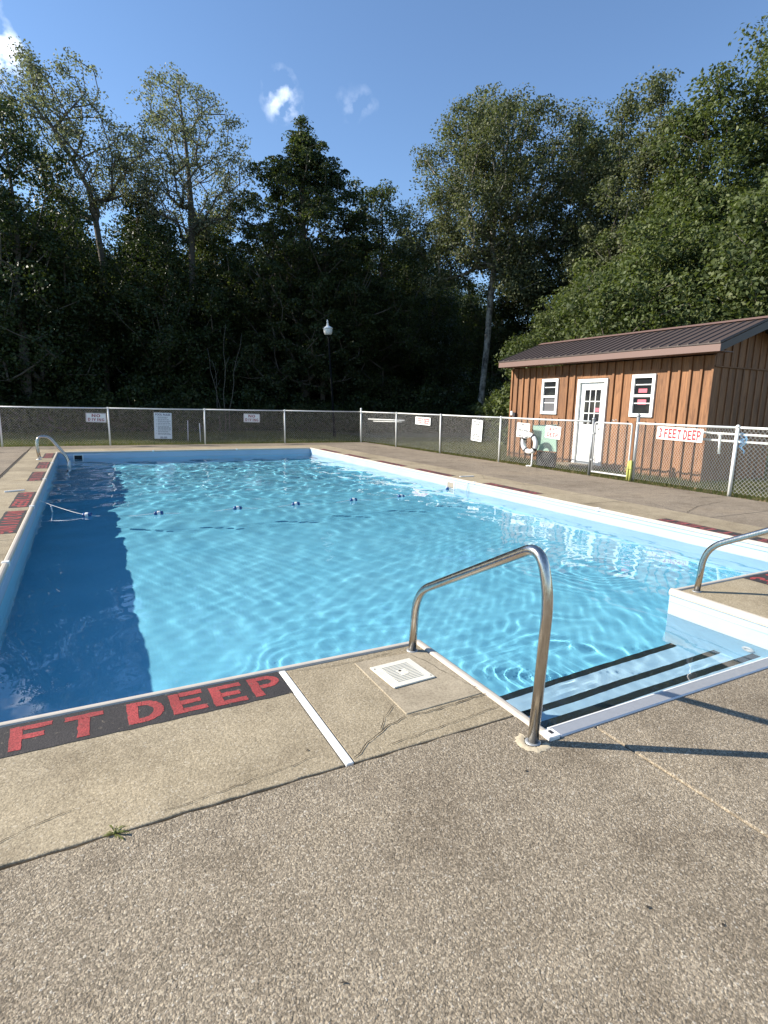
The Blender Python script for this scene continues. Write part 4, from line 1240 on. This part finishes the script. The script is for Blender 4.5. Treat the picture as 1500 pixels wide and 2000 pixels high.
def leaves_np(C, R_, per, size, rng, up=.45, flat=.75, droop=0.):
    """leaf quads round clump centres C with radii R_"""
    m_ = len(C); tot = m_ * per
    ci = np.repeat(np.arange(m_), per)
    g_ = rng.normal(size=(tot, 3)); g_ /= np.linalg.norm(g_, axis=1)[:, None]
    rad = rng.random(tot) ** .45
    P = C[ci] + g_ * rad[:, None] * R_[ci][:, None] * np.array([1, 1, flat])
    P[:, 2] -= droop * rad * rad * R_[ci]
    nrm = rng.normal(size=(tot, 3)) + g_ * .7; nrm[:, 2] += up * 2
    nrm /= np.linalg.norm(nrm, axis=1)[:, None]
    t = rng.normal(size=(tot, 3)) + np.array([0, 0, -droop]); t -= nrm * (t * nrm).sum(1)[:, None]; t /= np.linalg.norm(t, axis=1)[:, None]
    b = np.cross(nrm, t)
    s = size * rng.uniform(.65, 1.3, tot)[:, None]
    fold = nrm * s * .10
    V = np.stack([P - t * s * .5, P + b * s * .30 + t * s * .05 + fold, P + t * s * .5, P - b * s * .30 + t * s * .05 + fold], 1)
    F = np.arange(tot * 4).reshape(-1, 4)
    return V.reshape(-1, 3), F

def grow(trunk, clumps, tip=.011, pw=.5, rmax=.3, rng=None, ymin=.25):
    """join clump centres to the trunk by branching limbs -> tube segments"""
    nodes = [Vector(t) for t in trunk]; par = [-1] + list(range(len(trunk) - 1)); leafn = []
    order = sorted(range(len(clumps)), key=lambda i: (clumps[i] - np.array(trunk[-1])).dot(clumps[i] - np.array(trunk[-1])) * 0 + math.hypot(clumps[i][0] - trunk[0][0], clumps[i][1] - trunk[0][1]))
    arr = np.array([tuple(n) for n in nodes])
    ztop = trunk[-1][2]
    kmin = max(1, int(len(trunk) * ymin))
    for i in order:
        c = np.array(clumps[i])
        dv = arr - c; dist = np.linalg.norm(dv, axis=1)
        hor = np.hypot(dv[:, 0], dv[:, 1])
        cost = dist + 1.6 * np.maximum(0, arr[:, 2] - (c[2] - .45 * hor))
        cost[:kmin] += 100
        j = int(np.argmin(cost))
        a = Vector(arr[j]); b = Vector(c); L = (b - a).length
        n = max(1, min(5, int(L / .7)))
        prev = j
        perp = Vector(rng.normal(size=3)); perp.z = abs(perp.z) * .3
        for k in range(1, n + 1):
            t = k / n
            q_ = a.lerp(b, t) + perp * (math.sin(t * math.pi) * L * .05) + Vector((0, 0, -1)) * (math.sin(t * math.pi) * L * .06)
            nodes.append(q_); par.append(prev); prev = len(nodes) - 1
            arr = np.vstack([arr, np.array([tuple(q_)])])
        leafn.append(prev)
    cnt = np.zeros(len(nodes))
    for l in leafn: cnt[l] += 1
    for i in range(len(nodes) - 1, 0, -1):
        if par[i] >= 0: cnt[par[i]] += cnt[i]
    rad = np.minimum(rmax, tip * np.maximum(cnt, .6) ** pw)
    return nodes, par, rad

def crown_points(n, prof, rng, cx=(0, 0), lean=(0, 0), squash=1., shell=.55, lobes=4, lob=.22):
    """prof: (z, radius) pairs"""
    zs = np.array([p[0] for p in prof]); rs = np.array([p[1] for p in prof])
    zz = np.linspace(zs[0], zs[-1], 200); rr = np.interp(zz, zs, rs)
    cdf = np.cumsum(rr ** 1.3 + .05); cdf /= cdf[-1]
    z = np.interp(rng.random(n), cdf, zz)
    r = np.interp(z, zs, rs)
    a = rng.random(n) * 2 * math.pi
    ph = rng.random(lobes) * 6.28
    lobe = 1 + lob * sum(np.sin((k + 1) * a + ph[k] + z * (.5 + .3 * k)) for k in range(lobes)) / lobes * 1.8
    u = rng.random(n) ** shell
    t = (z - zs[0]) / (zs[-1] - zs[0])
    x = cx[0] + r * u * lobe * np.cos(a) + lean[0] * t
    y = cx[1] + r * u * lobe * np.sin(a) * squash + lean[1] * t
    return np.stack([x, y, z], 1)

def make_tree(seed, trunk, prof, n, per, leaf, leafmat, barkmat, cr=(.5, .9), lean=(0, 0), cx=(0, 0), shell=.55, tip=.011, rmax=.3, lob=.22, droop=.2, up=.45, ymin=.25, extra=None, squash=1., flat=.75):
    rng = np.random.default_rng(seed)
    C = crown_points(n, prof, rng, cx, lean, squash, shell, lob=lob)
    if extra:
        for (ex, ey, ez, er, en) in extra:
            g_ = rng.normal(size=(en, 3)) * er * .6; C = np.vstack([C, np.array([[ex, ey, ez]]) + g_])
    nodes, par, rad = grow(trunk, list(C), tip, .5, rmax, rng, ymin)
    segs = []
    nt_ = len(trunk)
    for i in range(1, len(nodes)):
        p_ = par[i]
        r0 = min(rad[p_], rad[i] * 1.35) if i >= nt_ else rad[p_]
        segs.append((tuple(nodes[p_]), tuple(nodes[i]), r0, rad[i]))
    # flare at the foot
    Vt, Ft = tubes_np(segs, 6)
    tr = np_mesh('trunk', Vt, Ft, barkmat, True)
    Rr = rng.uniform(cr[0], cr[1], len(C))
    Vl, Fl = leaves_np(C, Rr, per, leaf, rng, up, flat, droop)
    cr_ = np_mesh('crown', Vl, Fl, leafmat)
    return tr, cr_

def plant(name, label, cat, meshes, loc, rz=0., s=1., group=None, sz=None):
    t = thing(name, label, cat, loc, group); t.rotation_euler = (0, 0, rz); t.scale = (s, s, sz or s)
    a = obj('trunk' if cat == 'tree' else 'stem', meshes[0], t); b = obj('crown' if cat == 'tree' else 'foliage', meshes[1], t)
    return t

def trunkline(h, n=9, lean=(0, 0), wob=.12, seed=0, z0=-.2):
    rd = random.Random(seed); out = []
    for i in range(n):
        t = i / (n - 1)
        out.append((lean[0] * t + rd.uniform(-wob, wob) * t, lean[1] * t + rd.uniform(-wob, wob) * t, z0 + (h - z0) * t))
    return out

GZ = -.07
# leaning airy silver trees on the left
tm = make_tree(101, [(0, 0, -.2), (-.05, 0, 3), (.1, 0, 6), (.15, 0, 9), (-.05, 0, 11), (-.3, 0, 12.6), (-.9, .2, 13.8), (-1.7, .3, 15.2), (-2.4, .4, 16.5)],
               [(11.4, 1.4), (13.2, 3.4), (15, 4.0), (16.8, 3.2), (18.2, 1.4)], 290, 54, .14, 'leaf_silver', 'bark', (.34, .78), cx=(-.9, 0), lean=(-.9, 0), shell=.5, tip=.012, rmax=.17, lob=.35,
               extra=[(1.6, 0, 14.2, 1.4, 26), (-3.6, 0, 15.5, 1.2, 20), (2.3, 0, 13.0, .8, 12)], ymin=.55)
plant('silver_tree', 'tall airy silver leaved tree leaning out with its bare trunk forked against the sky', 'tree', tm, (1.35, 36, GZ), 0, .99)
tm = make_tree(102, [(0, 0, -.2), (.1, 0, 3.5), (-.05, 0, 7), (.05, 0, 10), (.1, 0, 12.5), (.05, 0, 14.5), (-.1, 0, 16.5), (-.3, 0, 18.2)],
               [(10.6, 1.6), (12.6, 3.3), (14.8, 3.9), (16.8, 3.4), (18.4, 2.0), (19.3, .8)], 300, 54, .14, 'leaf_silver', 'bark', (.36, .80), shell=.5, tip=.012, rmax=.18, lob=.3,
               extra=[(-2.2, 0, 13.0, 1.2, 18), (2.8, 0, 13.6, 1.0, 18)], ymin=.55)
plant('silver_tree', 'round headed airy silver tree standing next to the leaning one, twigs against sky', 'tree', tm, (6.2, 36.5, GZ))
# dense dark tree at the left edge
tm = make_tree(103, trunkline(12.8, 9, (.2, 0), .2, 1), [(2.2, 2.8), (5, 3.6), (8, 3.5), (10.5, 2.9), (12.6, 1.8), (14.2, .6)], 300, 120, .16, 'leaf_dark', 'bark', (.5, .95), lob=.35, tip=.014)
plant('dark_tree', 'dense dark tree shading the wood below the leaning silver tree', 'tree', tm, (-2.3, 32, GZ))
# pointed maple in the middle
tm = make_tree(104, trunkline(16.3, 10, (-.2, 0), .15, 2), [(2.5, 4.4), (5, 5.2), (8, 5.0), (10.5, 4.4), (12.8, 3.5), (14.4, 2.7), (15.6, 1.8), (16.5, .9), (17.5, .1)], 900, 115, .145, 'leaf_maple', 'bark', (.32, .68), lob=.22, tip=.013, droop=.55, flat=.5,
               extra=[(-3.4, 0, 11.2, .7, 10), (2.9, 0, 12.6, .7, 12), (1.4, 0, 15.0, .55, 14), (0, 0, 15.2, .9, 30), (-.1, 0, 16.5, .4, 16), (1.6, 0, 13.8, .9, 24), (-1.6, 0, 14.0, .9, 24)])
plant('maple_tree', 'tall pointed maple rising against the sky behind the lamp post', 'tree', tm, (12.2, 33.8, GZ))
tm5 = make_tree(105, trunkline(14.5, 9, (.1, 0), .15, 3), [(2, 3.0), (6, 3.9), (10, 3.7), (13, 2.8), (15.3, .9)], 420, 115, .155, 'leaf_maple', 'bark', (.45, .85), lob=.3)
plant('maple_tree', 'smaller dark maple filling the gap beside the big poplar', 'tree', tm5, (17.3, 34.2, GZ))
# big poplar with the pale trunk
tm = make_tree(106, [(0, 0, -.2), (.05, 0, 2.5), (.2, 0, 5), (.25, 0, 7.2), (.35, 0, 9.0), (.2, 0, 10.5), (.3, 0, 12.2), (.6, 0, 14), (.8, 0, 16)],
               [(9.0, 2.6), (10.8, 4.4), (13, 4.9), (15, 4.4), (16.4, 3.2), (17.5, 1.4)], 560, 140, .135, 'leaf_poplar', 'pale_bark', (.45, .9), lob=.28, tip=.013, rmax=.19, ymin=.6, cx=(.2, 0),
               extra=[(1.7, -1.2, 8.4, .9, 26), (-3.0, -.8, 8.5, .7, 6), (-2.6, 0, 10.5, 1.0, 18)])
plant('poplar_tree', 'broad grey green poplar with one tall pale trunk behind the hut', 'tree', tm, (20.5, 27.2, GZ), R(-40))
tm7 = make_tree(107, trunkline(16.5, 9, (.4, 0), .2, 5), [(6.5, 1.6), (9, 3.0), (12, 3.1), (15, 2.3), (17.6, .8)], 250, 100, .18, 'leaf_dark', 'pale_bark', (.45, .9), lob=.35, ymin=.4)
plant('slim_tree', 'slim dark tree with a pale bare stem between poplar and bright trees', 'tree', tm7, (27.0, 26.6, GZ))
tm8 = make_tree(108, trunkline(15.3, 9, (.0, 0), .2, 6), [(2, 2.6), (6, 3.3), (10, 2.9), (13, 2.1), (15.2, 1.1), (16.7, .3)], 380, 140, .14, 'leaf_poplar', 'bark', (.42, .85), lob=.35)
plant('leafy_tree', 'grey green leafy tree with an open feathery top beyond the hut', 'tree', tm8, (24.8, 22.4, GZ), 0, 1.02)
tm8b = make_tree(109, trunkline(13.2, 9, (.0, 0), .2, 7), [(1.5, 3.0), (5, 3.4), (8.5, 2.9), (11.5, 2.0), (14.2, .4)], 380, 160, .145, 'leaf_green', 'bark', (.45, .85), lob=.3)
plant('leafy_tree', 'olive green rounded tree with a pointed top above the hut roof', 'tree', tm8b, (23.2, 16.6, GZ), 0, 1.05)
plant('leafy_tree', 'grey green tree with pale upright boughs squeezed between its neighbours beyond the hut', 'tree', tm8, (23.6, 19.4, GZ), R(130), .97)
tm9 = make_tree(110, trunkline(16.5, 10, (.3, 0), .2, 8), [(1.5, 3.6), (6, 4.4), (10, 4.0), (13, 3.2), (15.5, 2.0), (18.0, .5)], 560, 160, .15, 'leaf_green', 'bark', (.5, .95), lob=.32)
plant('leafy_tree', 'tallest bright green tree towering over the near end of the hut', 'tree', tm9, (26.2, 14.6, GZ), 0, 1.09)
plant('leafy_tree', 'bright green tree half hidden at the back of the tallest one', 'tree', tm9, (30.5, 15.6, GZ), R(140), .86)
# lower bright trees just behind the hut
tml = make_tree(111, trunkline(6.2, 7, (.0, 0), .15, 9), [(.6, 2.0), (2.5, 2.7), (4.5, 2.5), (6.2, 1.6), (7.6, .4)], 300, 160, .135, 'leaf_green', 'bark', (.42, .8), lob=.35)
plant('small_tree', 'low leafy tree beside the far end of the hut roof', 'tree', tml, (18.2, 18.0, GZ), 0, .85)
plant('small_tree', 'bushy green tree rising right over the middle of the hut roof', 'tree', tml, (17.6, 13.9, GZ), R(70), 1.05)
plant('small_tree', 'bushy green tree rising right over the near end of the hut roof', 'tree', tml, (18.4, 10.6, GZ), R(190), 1.12)
plant('small_tree', 'leafy tree in the second row behind the hut, between taller ones', 'tree', tml, (21.3, 15.2, GZ), R(250), 1.3)
plant('small_tree', 'leafy tree filling the row below the tallest bright green tree', 'tree', tml, (21.9, 11.4, GZ), R(20), 1.35)
plant('small_tree', 'leafy tree between the pale poplar trunk and the hut', 'tree', tml, (21.5, 20.6, GZ), R(120), 1.1)
# the dark wood
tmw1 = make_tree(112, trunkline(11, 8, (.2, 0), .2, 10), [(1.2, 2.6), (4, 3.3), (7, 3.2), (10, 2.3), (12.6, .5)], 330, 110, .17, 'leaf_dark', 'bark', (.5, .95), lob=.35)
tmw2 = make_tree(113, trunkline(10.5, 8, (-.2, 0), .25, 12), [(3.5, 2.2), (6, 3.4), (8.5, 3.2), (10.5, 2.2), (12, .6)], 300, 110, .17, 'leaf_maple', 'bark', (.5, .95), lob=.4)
rd = random.Random(77)
spots = []
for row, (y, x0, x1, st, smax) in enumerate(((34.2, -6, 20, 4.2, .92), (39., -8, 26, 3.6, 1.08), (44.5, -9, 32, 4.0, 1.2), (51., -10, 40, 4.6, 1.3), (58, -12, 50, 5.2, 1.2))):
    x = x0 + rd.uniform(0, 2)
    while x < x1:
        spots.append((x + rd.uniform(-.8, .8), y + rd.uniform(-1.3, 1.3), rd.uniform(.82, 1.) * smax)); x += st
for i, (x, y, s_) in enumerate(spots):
    plant('wood_tree', 'dark leafy tree added out of view to shade the lawn behind the far fence', 'tree', (tmw1, tmw2)[(i * 5 + i // 3) % 2], (x, y, GZ), rd.uniform(0, 6.28), s_, 'trees of the dark wood')
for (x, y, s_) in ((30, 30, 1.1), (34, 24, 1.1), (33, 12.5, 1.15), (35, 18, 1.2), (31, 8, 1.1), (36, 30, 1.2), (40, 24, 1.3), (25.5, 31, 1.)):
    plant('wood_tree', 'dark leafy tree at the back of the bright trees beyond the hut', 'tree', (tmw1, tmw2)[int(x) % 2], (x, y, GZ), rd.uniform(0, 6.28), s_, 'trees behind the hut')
# unseen trees added left of the view to shade the lawn behind the far fence
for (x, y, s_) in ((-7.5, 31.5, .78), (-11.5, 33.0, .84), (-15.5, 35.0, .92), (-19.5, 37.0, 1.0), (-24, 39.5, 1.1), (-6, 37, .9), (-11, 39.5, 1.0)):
    plant('wood_tree', 'dark leafy tree added out of view to shade the lawn behind the far fence', 'tree', (tmw1, tmw2)[int(abs(x)) % 2], (x, y, GZ), rd.uniform(0, 6.28), s_, 'trees of the dark wood')
# undergrowth
def make_shrub(seed, leafmat, h=2.2, r=1.3, n=60, per=80, leaf=.15):
    rng = np.random.default_rng(seed)
    C = crown_points(n, [(.15, r * .7), (h * .4, r), (h * .75, r * .8), (h, r * .25)], rng, lob=.4)
    nodes, par, rad = grow([(0, 0, -.1), (0, 0, .2), (.03, 0, .5)], list(C), .008, .5, .06, rng, .3)
    segs = [(tuple(nodes[par[i]]), tuple(nodes[i]), rad[par[i]] if i < 3 else rad[i] * 1.2, rad[i]) for i in range(1, len(nodes))]
    V, F = tubes_np(segs, 5)
    Vl, Fl = leaves_np(C, rng.uniform(.28, .5, len(C)), per, leaf, rng, .4, .8, .2)
    return np_mesh('stem', V, F, 'bark', True), np_mesh('foliage', Vl, Fl, leafmat)
sh1 = make_shrub(201, 'leaf_dark'); sh2 = make_shrub(202, 'leaf_maple', 1.7, 1.5, 55, 80); sh3 = make_shrub(203, 'leaf_green', 2.0, 1.3, 60, 80, .16)
x = -5.
k = 0
while x < 25:
    for row in range(2):
        plant('shrub', 'dark shrub of the undergrowth along the edge of the wood', 'shrub', (sh1, sh2, sh1)[k % 3], (x + rd.uniform(-.6, .6), 30.6 + row * 2.0 + rd.uniform(-.5, .5) - max(0, x - 17) * .6, GZ), rd.uniform(0, 6), rd.uniform(.75, 1.25) + .25 * row, 'undergrowth along the wood')
        k += 1
    x += 1.9
for (x, y, s_) in ((15.2, 16.4, .8), (16.2, 18.3, 1.0), (15.6, 14.6, .9), (15.8, 11.5, 1.0), (15.6, 9.0, 1.0), (17.0, 20.6, 1.1), (18.6, 23.0, 1.2)):
    plant('shrub', 'leafy green shrub growing close behind the hut', 'shrub', sh3, (x, y, GZ), rd.uniform(0, 6), s_, 'shrubs behind the hut')
# thin pale saplings at the edge of the wood
for i, (x, y, hh, ln) in enumerate(((6.35, 29.6, 5.4, .15), (6.15, 29.7, 4.2, -.55), (6.55, 29.5, 5.0, .75), (6.2, 29.9, 3.6, -.25))):
    t = thing('sapling', 'thin pale bare sapling stem leaning at the edge of the wood', 'sapling', (x, y, GZ), 'pale saplings at the wood edge')
    pts = [(ln * (q_ / 8) ** 1.6 + .05 * math.sin(q_ * 1.7 + i), .04 * math.cos(q_ * 2 + i), hh * q_ / 8 - .05) for q_ in range(9)]
    MB().tube(pts, [.022 - .0019 * q_ for q_ in range(9)], 6).build('stem', 'sapling_bark', t, True)
    MB().tube([pts[5], (pts[5][0] + .25, .1, pts[5][2] + .5)], [.010, .005], 5).build('twig', 'sapling_bark', t, True)

# ------------------------------------------------------------------ grass, litter, weed
def blades(name, n, region, hmin, hmax, seed, mat='grass', dens=None, wid=.008):
    rng = np.random.default_rng(seed)
    x = rng.uniform(region[0], region[1], n); y = rng.uniform(region[2], region[3], n)
    if dens is not None:
        kp = dens(x, y, rng); x, y = x[kp], y[kp]
    m_ = len(x); hgt = rng.uniform(hmin, hmax, m_); a = rng.uniform(0, 2 * math.pi, m_); ln = rng.normal(0, .5, (m_, 2)) * hgt[:, None]
    w = wid * rng.uniform(.7, 1.6, m_)
    dxv = np.cos(a) * w; dyv = np.sin(a) * w; z0 = np.full(m_, GZ - .01)
    V = np.stack([np.stack([x - dxv, y - dyv, z0], 1), np.stack([x + dxv, y + dyv, z0], 1), np.stack([x + ln[:, 0], y + ln[:, 1], z0 + hgt], 1)], 1).reshape(-1, 3)
    o = obj(name, np_mesh(name, V, np.arange(m_ * 3).reshape(-1, 3), mat)); o['kind'] = 'stuff'; o['label'] = 'rough grass growing outside the pool fence'; o['category'] = 'grass'
    return o
blades('grass', 90000, (10.24, 16.5, 2.5, 24), .05, .16, 31, dens=lambda x, y, r: (r.random(len(x)) < np.clip(1.25 - (x - 10.2) * .12, .25, 1)) & ~((x > 11.9) & (x < 14.4) & (y > 7.7) & (y < 14.4)))
g2 = blades('grass', 60000, (-7, 12, 21.1, 31), .05, .17, 32); g2['label'] = 'shaded grass between the far fence and the wood'
g3 = blades('grass', 5000, (10.16, 10.42, 2.6, 21.2), .04, .15, 33, wid=.006); g3['label'] = 'fringe of weeds along the foot of the fence by the hut'
# dry leaf litter at the fence foot
rng = np.random.default_rng(9)
n = 3600
C = np.stack([10.20 + np.abs(rng.normal(0, .28, n)), rng.uniform(2.6, 21.2, n), rng.uniform(-.065, -.03, n)], 1)
t = rng.normal(size=(n, 3)) * np.array([1, 1, .35]); t /= np.linalg.norm(t, axis=1)[:, None]
b = np.cross(t, np.array([0, 0, 1]) + rng.normal(0, .3, (n, 3))); b /= np.linalg.norm(b, axis=1)[:, None]
s_ = rng.uniform(.02, .055, n)[:, None]
V = np.stack([C - t * s_, C + b * s_ * .6 + np.array([0, 0, .012]), C + t * s_, C - b * s_ * .6 + np.array([0, 0, .012])], 1).reshape(-1, 3)
lit = obj('leaf_litter', np_mesh('leaf_litter', V, np.arange(n * 4).reshape(-1, 4), 'dry')); lit['kind'] = 'stuff'; lit['label'] = 'dry brown leaf litter along the foot of the fence'; lit['category'] = 'litter'

weed = thing('weed', 'small green weed growing from the joint in the concrete', 'weed', (.0, 1.957, 0)); weed.scale = (.78, .78, .78)
rd = random.Random(4)
for i in range(15):
    a = rd.uniform(0, 6.28); L_ = rd.uniform(.03, .085); w = rd.uniform(.002, .0055); lift = rd.uniform(.004, .022)
    d = Vector((math.cos(a), math.sin(a), 0)); s2_ = Vector((-d.y, d.x, 0))
    vv = [(0, 0, .002)]
    for t_, ww, z in ((.35, .7, lift), (.65, 1., lift * 1.1), (1., 0., lift * .55)):
        if ww: vv += [tuple(d * L_ * t_ + s2_ * w * ww + Vector((0, 0, z))), tuple(d * L_ * t_ - s2_ * w * ww + Vector((0, 0, z)))]
        else: vv += [tuple(d * L_ * t_ + Vector((0, 0, z)))]
    MB().add(vv, [(0, 2, 1), (1, 2, 4, 3), (3, 4, 5)]).build('leaf', 'weed', weed)
MB().lathe([(.006, 0), (.009, .006), (.004, .018)], (0, 0, 0), 8).build('crown', 'weed', weed, True)
